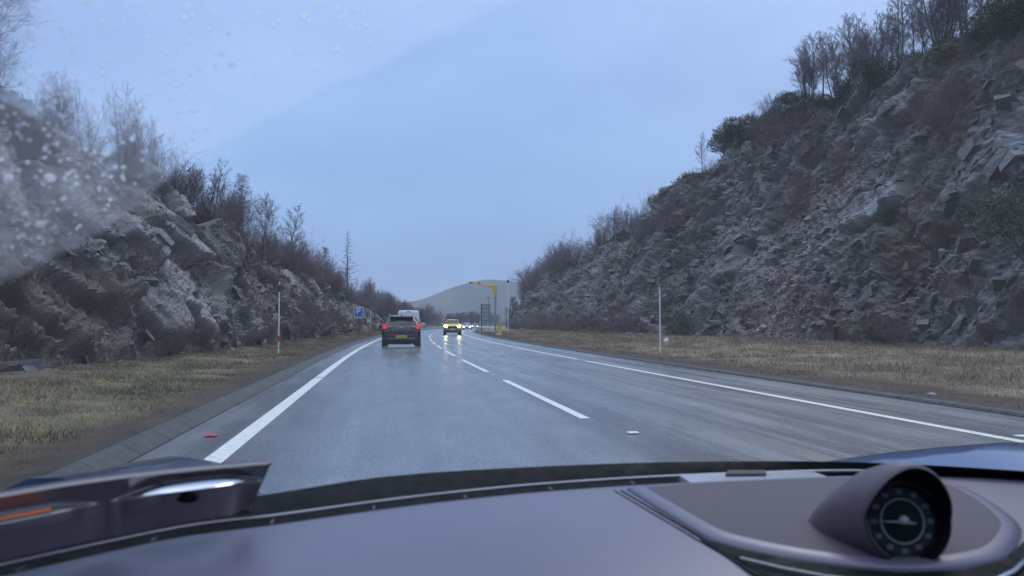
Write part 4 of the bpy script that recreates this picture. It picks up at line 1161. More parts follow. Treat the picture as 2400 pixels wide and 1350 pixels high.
# yellow average-speed camera gantry
Yg = 86.0; b = atY(1161, 787, Yg)
o = empty('speed_camera_gantry', (b.x, Yg, .1)); tag(o, 'yellow speed camera gantry with an arm over the road on a grey post', 'speed camera')
top = atY(1161, 671, Yg).z-.1; zj = atY(1161, 694, Yg).z-.1
tip = atY(1107, 664, Yg); tip = Vector((tip.x-b.x, 0, tip.z-.1))
MB().tube([(0, 0, -.2), (0, 0, zj)], .11, 16).build('post', M['grey_metal'], o, smooth=40)
MB().box((0, 0, .02), (.5, .5, .06)).build('base_plate', M['grey_metal'], o)
MB().tube([(0, 0, zj-.03), (0, 0, top+.12)], .15, 16).tube([(0, 0, zj-.06), (0, 0, zj+.04)], .19, 16).build('post_head', M['yellow'], o, smooth=40)
MB().tube([(.15, 0, top), (tip.x*.5, 0, (top+tip.z)/2), (tip.x, 0, tip.z)], [.085, .065, .05], 12).build('arm', M['yellow'], o, smooth=40)
g = []
for k in range(9):
    q = k/8*PI/2; g.append((-.12-.75*(1-math.sin(q)), -.03, top-.03-.95*(1-math.cos(q))))
br = [(-.10, -.03, top-.02), (-.95, -.03, top+.02)] + [(-.12-.78*(1-math.sin(k/8*PI/2)), -.03, top-.06-1.0*(1-math.cos(k/8*PI/2))) for k in range(9)]
br = [(-.10, -.03, top)] + [(-.12-.85*(1-s_)**2, -.03, top-.05-1.05*(1-(1-s_)**.5)) for s_ in np.linspace(0, .999, 9)] + [(-.10, -.03, top-1.1)]
MB().prism(br, (0, .06, 0)).build('bracket', M['yellow'], o)
cam_ = MB().box((tip.x-.10, -.05, tip.z+.12), (.42, .50, .17)).build('camera_housing', M['yellow'], o, bevel=.03)
MB().box((tip.x-.26, -.2, tip.z+.05), (.22, .2, .14)).build('lens', M['dark_metal'], cam_, bevel=.02)
MB().box((tip.x+.02, -.1, tip.z+.20), (.20, .24, .1)).build('cap', M['white_paint'], cam_, bevel=.02)
c2 = MB().box((tip.x+.75, -.03, tip.z+.09), (.36, .36, .17)).build('flash_housing', M['yellow'], o, bevel=.03)
MB().box((tip.x+.70, -.23, tip.z+.03), (.18, .06, .10)).build('lens', M['dark_metal'], c2)

# white mast with a black camera dome
Ym = 117.0; b = atY(1191, 778, Ym)
o = empty('camera_mast', (b.x, Ym, .1)); tag(o, 'tall slim white mast with a black dome camera on top', 'mast')
zt = atY(1191, 661, Ym).z-.1
MB().tube([(0, 0, -.2), (0, 0, 2.2), (0, 0, zt)], [.12, .085, .05], 12).build('mast_pole', M['white_paint'], o, smooth=40)
MB().lathe([(.02, -.22), (.17, -.14), (.22, 0), (.17, .15), (.04, .24)], 16, Matrix.Translation((.0, 0, zt+.1))).tube([(0, 0, zt+.05), (-.2, 0, zt+.28)], .035, 8).build('dome_camera', M['black_plastic'], o, smooth=50)
MB().box((-.08, -.02, .95), (.18, .2, .45)).build('junction_box', M['grey_metal'], o, bevel=.01)
# second mast, far
b = atY(1145, 770, 175); o = empty('camera_mast', (b.x, 175, 0)); tag(o, 'faint grey mast with a small camera behind the road sign frame', 'mast')
zt = atY(1145, 699, 175).z
MB().tube([(0, 0, -.2), (0, 0, zt)], [.09, .06], 10).build('mast_pole', M['grey_metal'], o, smooth=40)
MB().box((-.1, 0, zt+.1), (.5, .3, .24)).build('dome_camera', M['black_plastic'], o, bevel=.05)

# large road sign seen from behind: grey panel, frame rails, two posts
Ys = 114.0; b = atY(1138, 778, Ys)
o = empty('road_sign', (b.x, Ys, 0)); tag(o, 'large grey road sign seen from the back on two posts behind the barrier', 'road sign')
z0 = atY(1138, 751, Ys).z; z1 = atY(1138, 713, Ys).z
MB().box((0, .06, (z0+z1)/2), (1.5, .03, z1-z0)).build('sign_panel', simple('sign_back', (.34, .37, .39), .55, metal=.2), o)
for k in range(5):
    MB().box((0, .015, z0+.03+(z1-z0-.06)*k/4), (1.52, .05, .045)).build('rail', M['dark_metal'], o)
for x, m in ((-.62, 'dark_metal'), (.50, 'grey_metal')):
    MB().tube([(x, -.06, -.3), (x, -.06, z1+(.0 if x < 0 else .0))], .06, 10).build('post', M[m], o, smooth=40)

# crash barrier and its end
o = empty('crash_barrier', road(7.2, 88, .08)); tag(o, 'galvanised steel crash barrier along the right verge beneath the gantry', 'barrier')
base = Vector(o.location)
A_ = atY(1166, 772, 89); B_ = atY(1108, 770, 150)
pts = [Vector((A_.x+(B_.x-A_.x)*s_+.9*s_*(1-s_), A_.y+(B_.y-A_.y)*s_, 0)) for s_ in np.linspace(0, 1, 24)]
prof = [(0, .46), (-.05, .50), (-.08, .54), (-.03, .59), (-.03, .63), (-.08, .68), (-.05, .73), (0, .77)]
rows = []
for i, q in enumerate(pts):
    d_ = (pts[min(i+1, 23)]-pts[max(i-1, 0)]).normalized(); s_ = Vector((d_.y, -d_.x, 0))
    rows.append([q+s_*a_+Vector((0, 0, .08+z_))-base for a_, z_ in prof])
MB().grid(rows).build('rail', M['galv'], o, smooth=30, solid=.006)
for q in pts[::2]:
    MB().box(q+Vector((.07, 0, .40))-base, (.08, .12, .85)).build('post', M['galv'], o)
MB().box(Vector((A_.x+.12, 88.6, .55))-base, (.06, .7, .38)).build('end_cap', M['galv'], o, bevel=.02)

# yellow cabinet with a small sign behind it
b = atY(1171, 787, 83.5); o = empty('equipment_cabinet', (b.x, 83.5, .1)); tag(o, 'yellow upright equipment cabinet at the near end of the barrier', 'cabinet')
MB().box((0, 0, .50), (.44, .38, 1.0)).build('body', M['yellow'], o, bevel=.02)
MB().box((0, -.196, .52), (.36, .012, .80)).build('door', M['yellow'], o, bevel=.004)
MB().box((0, 0, 1.02), (.50, .44, .05)).build('lid', M['grey_metal'], o, bevel=.01)
MB().box((0, 0, -.05), (.52, .46, .14)).build('plinth', M['concrete'], o)
b = atY(1165, 770, 92); o = empty('small_sign', (b.x, 92, .05)); tag(o, 'small grey sign plate on a white post beside the yellow cabinet', 'road sign')
zz = atY(1165, 760, 92).z
MB().box((.06, 0, zz), (.42, .02, .5)).build('sign_panel', M['grey_metal'], o, bevel=.005)
MB().tube([(-.12, .03, -.2), (-.12, .03, zz+.25)], .035, 10).build('post', M['white_paint'], o, smooth=40)
b = atY(1168, 786.5, 80); bb = MB().box((0, 0, .04), (.5, .35, .09)).build('white_slab', M['white_paint'], None, bevel=.02); bb.location = (b.x, 80, .08)
bb.name = 'drain_cover'; tag(bb, 'small white slab in the grass in front of the yellow cabinet', 'cover')

# road studs (cat's eyes)
def stud(t, Y, label, lens, group=None):
    o = empty('road_stud', road(t, Y, .0)); tag(o, label, 'road stud', group); o.rotation_euler = (0, 0, -dxc(Y)); o.scale = (.66, .9, 1)
    MB().prism([(-.085, -.06, .002), (.085, -.06, .002), (.095, 0, .002), (.085, .06, .002), (-.085, .06, .002), (-.095, 0, .002)], (0, 0, .016)).build('casing', M['white_paint'] if lens != 'red_paint' else M['red_paint'], o, bevel=.008)
    MB().box((0, -.052, .012), (.10, .022, .012)).build('reflector', M[lens], o, bevel=.004)
    return o
stud(-4.27, 8.55, 'red cat\u2019s eye beside the left edge line just ahead of the bonnet', 'red_paint')
stud(.18, 8.05, 'white cat\u2019s eye in the gap between the nearest centre dashes', 'sign_white')
stud(4.12, 7.15, 'white cat\u2019s eye just outside the right edge line near the bonnet', 'sign_white')
for Y, lb in ((17.6, 'white cat\u2019s eye in the gap beyond the first long centre dash'), (27.1, 'white cat\u2019s eye in the gap beyond the second centre dash'), (35.6, 'white cat\u2019s eye in the gap beyond the third centre dash')):
    stud(.0, Y, lb, 'sign_white')
stud(3.86, 24.65, 'white cat\u2019s eye in the break of the right edge line', 'sign_white')
# ================================================================== THE CAR THE VIEW IS FROM
CXC = .475                                   # its centre line
own = empty('blue_car', (CXC, -.9, 0)); tag(own, 'blue car the view is taken from: bonnet corners, purple-grey dashboard, round dash clock', 'car')
OO = Vector(own.location)
ZD = H-.215                                  # dashboard top
def L_(p): return Vector(p)-OO               # world -> car
t = NT('blue_bonnet_paint'); v = t.coord('Object')
t.set(Base_Color=t.ramp(t.noise(v, 300, 2), [(.35, (.014, .052, .16)), (.65, (.022, .075, .22))]), Roughness=.22, Coat_Weight=.8, Coat_Roughness=.06, Metallic=.25)
dr = t.ramp(t.noise(v, 120, 2, .4), [(.62, 0.0), (.7, 1.0)]); t.bump(dr, .25, .002)
BLUE = t.m
t = NT('dash_leather'); v = t.coord('Object')
vo = t.n.new('ShaderNodeTexVoronoi'); vo.inputs['Scale'].default_value = 420; t.l.new(v, vo.inputs['Vector'])
t.set(Base_Color=t.ramp(t.noise(v, 3, 4), [(.3, (.104, .093, .140)), (.7, (.128, .113, .168))]), Roughness=t.ramp(t.noise(v, 5, 4), [(.3, .33), (.7, .40)]), Specular_IOR_Level=.8)
t.bump(vo.outputs['Distance'], .25, .0006)
DASH = t.m
t = NT('ribbed_dash_cloth'); v = t.coord('Object', (1, 1, 1), (0, 0, .5))
wv = t.n.new('ShaderNodeTexWave'); wv.inputs['Scale'].default_value = 95; wv.inputs['Distortion'].default_value = .15; t.l.new(v, wv.inputs['Vector'])
t.set(Base_Color=t.mix(t.ramp(wv.outputs['Fac'], [(.3, 0.0), (.7, 1.0)]), (.052, .044, .058), (.090, .076, .098)), Roughness=.62, Specular_IOR_Level=.4)
t.bump(wv.outputs['Fac'], .5, .0008)
CLOTH = t.m
t = NT('pod_rubber'); v = t.coord('Object')
vo = t.n.new('ShaderNodeTexVoronoi'); vo.inputs['Scale'].default_value = 600; t.l.new(v, vo.inputs['Vector'])
t.set(Base_Color=t.ramp(t.noise(v, 6, 4), [(.3, (.095, .078, .10)), (.7, (.125, .10, .125))]), Roughness=.5)
t.bump(vo.outputs['Distance'], .2, .0005)
POD = t.m
GLOSSBLK = simple('gloss_black', (.008, .008, .010), .12, var=.2)
SATBLK = simple('satin_black', (.005, .007, .009), .7, bump=.1, scale=50, spec=.12)
SATIN = simple('satin_trim', (.30, .30, .32), .35, metal=.7)
COVER = simple('pale_cover', (.40, .40, .46), .22, var=.06, spec=1.0)

def cr(pts, n=40):                           # smooth curve through picture-derived dashboard outline points
    P = [Vector(p) for p in pts]; out = []
    m = len(P)
    for i in range(m-1):
        p0, p1, p2, p3 = P[max(i-1, 0)], P[i], P[i+1], P[min(i+2, m-1)]
        k = max(2, n//(m-1))
        for j in range(k):
            s = j/k
            out.append(.5*((2*p1)+(p2-p0)*s+(2*p0-5*p1+4*p2-p3)*s*s+(3*p1-p0-3*p2+p3)*s**3))
    out.append(P[-1]); return out
def dz(pts, z): return [onz(a, b, z) for a, b in pts]
E_glass = cr(dz([(-330, 1330), (-100, 1275), (100, 1232), (350, 1195), (620, 1160), (900, 1118), (1200, 1097), (1580, 1083), (2000, 1083), (2400, 1104), (2750, 1135)], H-.20), 60)
E_rim = cr(dz([(-330, 1405), (0, 1328), (277, 1267), (450, 1233), (637, 1210), (900, 1174), (1100, 1151), (1300, 1133), (1580, 1116), (1950, 1104), (2210, 1107), (2450, 1113), (2750, 1140)], ZD+.004), 60)
def resample(C, n):
    d = [0]
    for a, b in zip(C[:-1], C[1:]): d.append(d[-1]+(b-a).length)
    out = []
    for s in np.linspace(0, d[-1], n):
        i = min(int(np.searchsorted(d, s, 'right'))-1, len(C)-2); u = (s-d[i])/max(d[i+1]-d[i], 1e-9)
        out.append(C[i]+(C[i+1]-C[i])*u)
    return out
NR = 80
EG = resample(E_glass, NR); ER = resample(E_rim, NR)
# cowl: the black band under the glass
rows = [[L_(p+Vector((0, .06, -.035))) for p in EG], [L_(p+Vector((0, .012, -.002))) for p in EG], [L_(p) for p in EG], [L_(g*.55+r*.45+Vector((0, 0, -.008))) for g, r in zip(EG, ER)], [L_(r+Vector((0, .004, -.014))) for r in ER]]
MB().grid(rows).build('cowl', SATBLK, own, smooth=60)
# defroster: pale rim, dark slot with cross bars
rim = MB().tube([L_(p) for p in ER], .0022, 8).build('defroster_rim', SATIN, own, smooth=60)
slotw = [.022 if i < NR*.6 else .022-.010*min(1, (i-NR*.6)/(NR*.15)) for i in range(NR)]
ED = [p+Vector((0, -w_, -.002)) for p, w_ in zip(ER, slotw)]
MB().grid([[L_(p+Vector((0, .002, -.018))) for p in ER], [L_(p+Vector((0, 0, -.020))) for p in ED]]).build('defroster_slot', SATBLK, own, smooth=60)
for k in range(6, NR-20, 6):
    MB().tube([L_(ER[k]+Vector((0, 0, -.004))), L_(ED[k]+Vector((0, 0, -.002)))], .0016, 6).build('slot_bar', POD, rim)
# dashboard top
rows = []
for s in (0, .004, .012, .03, .08, .16, .28, .42, .6, .8, 1.0):
    rows.append([L_(Vector((p.x, p.y-(p.y-.30)*s, ZD-.004*(1 if s == 0 else 0)-.055*s**3))) for p in ED])
rows = [[q+Vector((0, 0, -.02)) for q in rows[0]]] + rows
rows.append([q+Vector((0, -.02, -.12)) for q in rows[-1]])
dash = MB().grid(rows).build('dashboard', DASH, own, smooth=70)
def dash_z(p):
    # height of the dashboard top near p
    i = min(range(NR), key=lambda k: abs(ED[k].x-p.x)); s = max(0, (ED[i].y-p.y)/(ED[i].y-.30)); return ZD-.055*s**3
def ond(px, py, dz_=0):                      # point on the dashboard skin
    z = ZD
    for _ in range(6):
        p = onz(px, py, z+dz_); z = dash_z(p)
    return onz(px, py, z+dz_)
# stitched seam: two fine grooves
for off in (0, 16):
    MB().tube([L_(ond(1440+off+(1762-1440)*s, 1150+(1340-1150)*s, .0004)) for s in np.linspace(0, 1.25, 14)], .0011 if off else .0007, 6).build('seam', SATBLK, dash, smooth=60)
# raised pod surround with ribbed cloth
OUT = [(1470, 1147), (1540, 1141), (1640, 1135), (1800, 1128), (1960, 1122), (2100, 1121), (2230, 1135), (2310, 1170), (2365, 1208), (2393, 1240), (2385, 1275), (2345, 1310), (2250, 1330), (2120, 1337), (1980, 1327), (1850, 1308), (1740, 1285), (1660, 1262), (1590, 1222), (1530, 1185)]
Co = [ond(a, b, .001) for a, b in OUT]; cen = sum(Co, Vector())/len(Co)
loop = cr(Co+[Co[0]], 100)[:-1]
rows = []
for sc_, hz_ in ((1.012, -.012), (1.0, .0005), (.98, .0035), (.95, .0052), (.90, .0056)):
    rows.append([L_(cen+(p-cen)*sc_+Vector((0, 0, hz_))) for p in loop])
rows = [r+[r[0]] for r in rows]
sur = MB().grid(rows).build('pod_surround', DASH, own, smooth=60)
inn = [cen+(p-cen)*.90+Vector((0, 0, .0056)) for p in loop]
r2 = [[L_(cen+(p-cen)*s+Vector((0, 0, hh))) for p in inn] for s, hh in ((1, 0), (.96, .0006), (.7, .001), (.35, .001), (.02, .001))]
MB().grid([r+[r[0]] for r in r2]).build('ribbed_panel', CLOTH, sur, smooth=60)
# dark recess below the surround, with two bright strips
low = [ond(a, b, .0005) for a, b in ((1640, 1262), (1740, 1290), (1850, 1314), (1980, 1334), (2120, 1345), (2260, 1338), (2360, 1312), (2405, 1265), (2460, 1290), (2480, 1420), (1900, 1420), (1760, 1345))]
MB().prism([L_(p) for p in low], (0, 0, .0012)).build('vent_recess', SATBLK, own)
MB().tube([L_(ond(a, b, .004)) for a, b in ((1735, 1308), (1830, 1331), (1930, 1350), (2050, 1366))], .0014, 8).build('vent_trim', SATIN, own, smooth=60)
MB().tube([L_(ond(a, b, .004)) for a, b in ((2330, 1362), (2375, 1340), (2405, 1312), (2440, 1275))], .0026, 8).build('vent_trim', M['chrome'], own, smooth=60)
# flat pale cover at the foot of the glass, small clear tag beside it
pc = [onz(a, b, ZD+.006) for a, b in ((1590, 1111), (1740, 1107), (1905, 1104), (1972, 1128), (1800, 1133), (1632, 1139))]
MB().prism([L_(p) for p in pc], (0, 0, -.012)).build('speaker_cover', COVER, own, bevel=.0015)
pc = [onz(a, b, H-.199) for a, b in ((1705, 1091), (1795, 1091), (1795, 1099), (1700, 1100))]
MB().prism([L_(p+Vector((0, 0, -.006))) for p in pc], (0, 0, -.014)).build('number_tag', simple('grey_tag', (.07, .065, .065), .6, spec=.2), own, bevel=.001)

# ---- clock pod
CF = Vector((.478, .650, 0)); fc = ray(2118, 1222); CF = Vector((0, 0, H)) + fc*(.72/ (fc.x*math.sin(PSI)*math.cos(TH)+fc.y*math.cos(PSI)*math.cos(TH)+fc.z*math.sin(TH)))
nrm = Vector((-.16, -1, .17)).normalized()      # the dial looks back into the cabin, slightly up
ax = nrm.cross(Vector((0, 0, 1))).normalized()*-1; ay = ax.cross(nrm)*-1
if ay.z < 0: ay = -ay
if ax.x < 0: ax = -ax
def cf(x, y, d=0): return L_(CF+ax*x+ay*y+nrm*d)
n = 48; RR = .0475
def prow(r, d, lift, sink, top):                # a ring of the pod: radius, distance towards the viewer, shape
    out = []
    for k in range(n+1):
        a = 2*PI*k/n; c, s = math.cos(a), math.sin(a)
        w = max(0, s)
        rx = r*(1+.02*w); ry = r*(1+top*w*w)
        out.append(cf(rx*c, ry*s+lift, d+sink*w))
    return out
rows = [prow(.030, -.004, 0, 0, 0), prow(.0350, -.001, 0, .002, .03), prow(.0380, .005, .001, .014, .12), prow(.0402, .008, .0015, .024, .19), prow(.0418, .006, .0015, .024, .22), prow(.0428, 0, .0015, .020, .23), prow(.0440, -.018, .001, .008, .20), prow(.0465, -.045, -.003, 0, .10), prow(.0485, -.080, -.013, 0, -.02), prow(.0475, -.115, -.024, 0, -.12), prow(.043, -.150, -.036, 0, -.22), prow(.034, -.180, -.046, 0, -.3)]
pod = MB().grid(rows[3:]).build('clock_pod', POD, own, smooth=60)
MB().grid(rows[:4]).build('inner_hood', SATBLK, pod, smooth=60)
Mf = Matrix.Identity(4)
for i, a_ in enumerate((ax, ay, nrm)):
    for j in range(3): Mf[j][i] = a_[j]
Mf.translation = CF-OO
DIALC = simple('dial_grey', (.028, .036, .038), .35, var=.1)
DIALB = simple('dial_black', (.006, .006, .007), .3)
MARK = simple('dial_mark', (.20, .23, .225), .4, var=.05)
dial = MB().lathe([(.0002, -.0035), (.0345, -.0035), (.0345, -.006), (.0002, -.006)], 48, Mf).build('dial', DIALC, pod, smooth=40)
MB().lathe([(.0002, -.0028), (.0197, -.0028), (.0197, -.0036), (.0002, -.0036)], 40, Mf).build('dial_centre', DIALB, pod, smooth=40)
MB().lathe([(.0196, -.0036), (.0196, -.0018), (.0207, -.0018), (.0207, -.0036), (.0196, -.0036)], 48, Mf).build('chrome_ring', simple('ring_silver', (.62, .64, .65), .3, metal=.3), pod, smooth=40)
MB().lathe([(.0340, -.004), (.0340, .0025), (.0375, .0035), (.0375, -.004)], 48, Mf).build('bezel', GLOSSBLK, pod, smooth=40)
mk = MB()
for k in range(12):
    a = PI/2-2*PI*k/12; c, s = math.cos(a), math.sin(a); r = .0268
    mk.add([cf(c*r+dx, s*r+dy, -.0031) for dx, dy in ((-.0030, -.0022), (.0030, -.0022), (.0030, .0022), (-.0030, .0022))], [(0, 1, 2, 3)])
for k in range(60):
    a = 2*PI*k/60; c, s = math.cos(a), math.sin(a); r0, r1 = (.0312, .0335) if k % 5 == 0 else (.0318, .0334); w_ = .0004
    mk.add([cf(c*r0-s*w_, s*r0+c*w_, -.0031), cf(c*r0+s*w_, s*r0-c*w_, -.0031), cf(c*r1+s*w_, s*r1-c*w_, -.0031), cf(c*r1-s*w_, s*r1+c*w_, -.0031)], [(0, 1, 2, 3)])
mk.build('dial_marks', MARK, pod)
MB().prism([cf(-.027, .0004, .0004), cf(-.004, -.0014, .0004), cf(.009, -.0026, .0004), cf(.0125, -.0022, .0004), cf(.0085, -.0004, .0004), cf(-.004, .0008, .0004)], nrm*.0008).build('needle', simple('needle_grey', (.55, .57, .58), .3), pod)
Mh = Mf.copy(); Mh.translation = cf(.0005, .0012, 0)
MB().lathe([(.0001, .0055), (.0022, .0048), (.0036, .0028), (.0042, 0), (.0042, -.002)], 20, Mh).build('hub', simple('hub_white', (.85, .87, .9), .2), pod, smooth=60)

# ---- bonnet: two crowned wings, lower middle
xs = np.linspace(-.93, .93, 61); rows = []
for y in np.linspace(.94, 2.3, 40):
    row_ = []
    for x in xs:
        q = abs(x)
        z = .868 - .21*(y-1.18) - .05*max(0, y-1.6)**2 + ((.096 if x < 0 else .080)+.085*min(.5, y-1.0))*math.exp(-((q-.86)/(.19 if q < .86 else .16))**2) - .05*max(0, (q-.86)/.09)**2
        row_.append((x, y+.9, z))
    rows.append(row_)
rows = [[(a, b-.0, c-.10) for a, b, c in rows[0]]] + rows + [[(a, b+.03, c-.25) for a, b, c in rows[-1]]]
bn = MB().grid(rows).build('bonnet', BLUE, own, smooth=60)
# the rest of the shell, so that the cabin is as closed as a real one
def quad(name, pts, mat, th=.03): 
    c = [L_(p) for p in pts]; nn = (Vector(c[1])-Vector(c[0])).cross(Vector(c[2])-Vector(c[0])).normalized()
    return MB().prism(c, nn*th).build(name, mat, own, bevel=.006)
ROOF = simple('headlining', (.10, .095, .10), .9)
x0, x1 = CXC-.70, CXC+.70
quad('roof', [(x0, .34, H+.34), (x1, .34, H+.34), (x1, -2.2, H+.30), (x0, -2.2, H+.30)], ROOF)
for s in (-1, 1):
    X = CXC+s*.92; XR = CXC+s*.72
    quad('door', [(X, .75, .30), (X, -2.3, .30), (X, -2.3, .98), (X, .75, .98)], BLUE)
    MB().tube([L_((CXC+s*.89, .80, .98)), L_((CXC+s*.80, .55, H+.12)), L_((XR, .33, H+.33))], .035, 10).build('windscreen_pillar', SATBLK, own, smooth=60)
    MB().tube([L_((X, -.35, .96)), L_((XR, -.45, H+.32))], .045, 10).build('door_pillar', SATBLK, own, smooth=60)
for s in (-1, 1):
    b_ = MB().box((s*.38, .28, .62), (.52, .52, .18), rx=.08).box((s*.38, -.06, .98), (.50, .15, .66), rx=-.2).box((s*.38, -.16, 1.42), (.26, .11, .20), rx=-.1)
    b_.build('front_seat', SATBLK, own, smooth=40, bevel=.04)
MB().box((0, -.75, .85), (1.3, .18, .72), rx=-.25).build('rear_seat', SATBLK, own, smooth=40, bevel=.05)
quad('rear_panel', [(x0-.2, -2.25, .30), (x1+.2, -2.25, .30), (x1+.1, -2.25, 1.12), (x0-.1, -2.25, 1.12)], BLUE)
quad('cabin_floor', [(x0-.2, .9, .22), (x1+.2, .9, .22), (x1+.2, -2.2, .22), (x0-.2, -2.2, .22)], SATBLK)
quad('bulkhead', [(x0-.2, 1.02, .24), (x1+.2, 1.02, .24), (x1+.2, 1.02, .86), (x0-.2, 1.02, .86)], SATBLK)
for s in (-1, 1):
    for y in (-1.75, 1.65): 
        w_ = wheel(own, s*.80, y+.9, .36, .25); 

# ---- windscreen: one raked, slightly bowed pane; rain still lies where the wiper does not reach
GLS = []
NU, NV = 60, 40
EGs = resample(E_glass, NU)
for j in range(NV+1):
    v_ = j/NV; r_ = []
    for i in range(NU):
        u_ = i/(NU-1)
        b = EGs[i]+Vector((0, .004, .0)); tx = x0+.03+(x1-x0-.06)*u_
        tp_ = Vector((tx, .36+.05*(1-(2*u_-1)**2), H+.33))
        p = b*(1-v_)+tp_*v_ + Vector((0, .035, .05))*math.sin(PI*v_)
        r_.append(p)
    GLS.append(r_)
def on_glass(px, py):                          # where the sight line of a drop meets the pane
    d = ray(px, py); best = None; o_ = Vector((0, 0, H))
    from mathutils.geometry import intersect_ray_tri
    for j in range(0, NV, 4):
        for i in range(0, NU-1, 5):
            i2 = min(i+5, NU-1); a, b, c, e = GLS[j][i], GLS[j][i2], GLS[j+4][i2], GLS[j+4][i]
            for tri in ((a, b, c), (a, c, e)):
                h = intersect_ray_tri(*tri, d, o_, True)
                if h is not None: return h, (tri[1]-tri[0]).cross(tri[2]-tri[0]).normalized()
    return None, None
# the wiper's arc, kept as a curve on the glass: which side of it each point of the pane lies on
ARC = [(-700, 1100), (0, 668), (170, 580), (330, 468), (420, 400), (520, 335), (760, 205), (1000, 95), (1180, 10), (1500, -170)]
A3 = [(q, on_glass(*q)[0]) for q in ARC]; A3 = [p for q, p in A3 if p is not None]
A3 = resample(cr(A3, 60), 60)
def arc_z(x):
    xs_ = [p.x for p in A3]; zs_ = [p.z for p in A3]; return float(np.interp(x, xs_, zs_)) + max(0, x-xs_[-1])*1.2
V = []; wet = []
for r_ in GLS:
    for p in r_:
        V.append(L_(p)); wet.append(p.z-arc_z(p.x))
NF = NU
F = [(j*NF+i, j*NF+i+1, (j+1)*NF+i+1, (j+1)*NF+i) for j in range(NV) for i in range(NF-1)]
t = NT('windscreen_glass')
nd = t.n; ln = t.l; nd.remove(t.b)
A = t.attr('wet'); v = t.coord('Object')
nz = t.noise(v, 9, 4); fi = t.noise(v, 60, 3)
wv_ = t.math('ADD', A.outputs['Fac'], t.math('MULTIPLY', t.math('SUBTRACT', nz, .5), .018))
wf = t.ramp(t.math('ADD', t.math('MULTIPLY', wv_, 55.0), .5), [(.35, 0.0), (.65, 1.0)])
tr = nd.new('ShaderNodeBsdfTransparent'); tr.inputs[0].default_value = (.965, .975, .98, 1)
gl = nd.new('ShaderNodeBsdfGlossy'); gl.inputs['Roughness'].default_value = .02
rf = nd.new('ShaderNodeBsdfRefraction'); rf.inputs['IOR'].default_value = 1.03; rf.inputs['Roughness'].default_value = .22
df = nd.new('ShaderNodeBsdfTranslucent'); df.inputs[0].default_value = (.72, .74, .80, 1)
fr_ = nd.new('ShaderNodeFresnel'); fr_.inputs[0].default_value = 1.3
m0 = nd.new('ShaderNodeMixShader'); m0.inputs[0].default_value = .022; ln.new(tr.outputs[0], m0.inputs[1]); ln.new(df.outputs[0], m0.inputs[2])
m1 = nd.new('ShaderNodeMixShader'); ln.new(t.math('MULTIPLY', fr_.outputs[0], .25), m1.inputs[0]); ln.new(m0.outputs[0], m1.inputs[1]); ln.new(gl.outputs[0], m1.inputs[2])
m2 = nd.new('ShaderNodeMixShader'); m2.inputs[0].default_value = .27; ln.new(rf.outputs[0], m2.inputs[1]); ln.new(df.outputs[0], m2.inputs[2])
tr2 = nd.new('ShaderNodeBsdfTransparent')
m3 = nd.new('ShaderNodeMixShader'); ln.new(t.ramp(t.math('ADD', t.math('MULTIPLY', nz, .6), t.math('MULTIPLY', fi, .4)), [(.35, .38), (.65, .62)]), m3.inputs[0]); ln.new(tr2.outputs[0], m3.inputs[1]); ln.new(m2.outputs[0], m3.inputs[2])
m4 = nd.new('ShaderNodeMixShader'); ln.new(wf, m4.inputs[0]); ln.new(m1.outputs[0], m4.inputs[1]); ln.new(m3.outputs[0], m4.inputs[2])
ln.new(m4.outputs[0], t.out.inputs['Surface'])
ws = np_mesh('windscreen', V, F, t.m, own, smooth=True)
at = ws.data.attributes.new('wet', 'FLOAT', 'POINT'); at.data.foreach_set('value', np.array(wet, np.float32))
# rain drops on the unwiped part
t = NT('rain_water'); nd = t.n; ln = t.l; nd.remove(t.b)
g = nd.new('ShaderNodeBsdfRefraction'); g.inputs['IOR'].default_value = 1.33; g.inputs['Roughness'].default_value = .12
tl = nd.new('ShaderNodeBsdfTranslucent'); tl.inputs[0].default_value = (.95, .97, 1, 1)
tt = nd.new('ShaderNodeBsdfTransparent')
ma = nd.new('ShaderNodeMixShader'); ma.inputs[0].default_value = .58; ln.new(g.outputs[0], ma.inputs[1]); ln.new(tl.outputs[0], ma.inputs[2])
mb_ = nd.new('ShaderNodeMixShader'); mb_.inputs[0].default_value = .66; ln.new(tt.outputs[0], mb_.inputs[1]); ln.new(ma.outputs[0], mb_.inputs[2])
ln.new(mb_.outputs[0], t.out.inputs['Surface'])
rd = np.random.default_rng(12); D = MB(); nd_ = 0
def drop(px, py, r):
    r *= .88
    p, nn = on_glass(px, py)
    if p is None: return False
    if nn.y < 0: nn = -nn
    a = nn.orthogonal().normalized(); b = nn.cross(a)
    vs = []; fs = []
    st = rd.uniform(.8, 1.3)
    for k, (q, hgt) in enumerate(((1, 0), (.8, .34), (.45, .55))):
        for i in range(9):
            w_ = 2*PI*i/9; vs.append(L_(p+nn*.002+a*math.cos(w_)*r*q+b*math.sin(w_)*r*q*st+nn*hgt*r))
    vs.append(L_(p+nn*(.002+.62*r)))
    for k in range(2):
        for i in range(9): fs.append((k*9+i, k*9+(i+1) % 9, (k+1)*9+(i+1) % 9, (k+1)*9+i))
    fs += [(18+i, 18+(i+1) % 9, 27) for i in range(9)] + [tuple(range(8, -1, -1))]
    D.add(vs, fs); return True
for px, py, r in ((20, 420, .0045), (118, 420, .0042), (95, 530, .0048), (60, 505, .0034), (712, 42, .003), (545, 155, .0032), (430, 45, .0028), (640, 60, .0028), (180, 435, .0026), (250, 365, .0028), (310, 330, .0028), (150, 470, .003), (520, 130, .0022), (600, 175, .0024), (450, 262, .0026), (400, 235, .0022), (1562, 799, .0034)):
    drop(px, py, r)
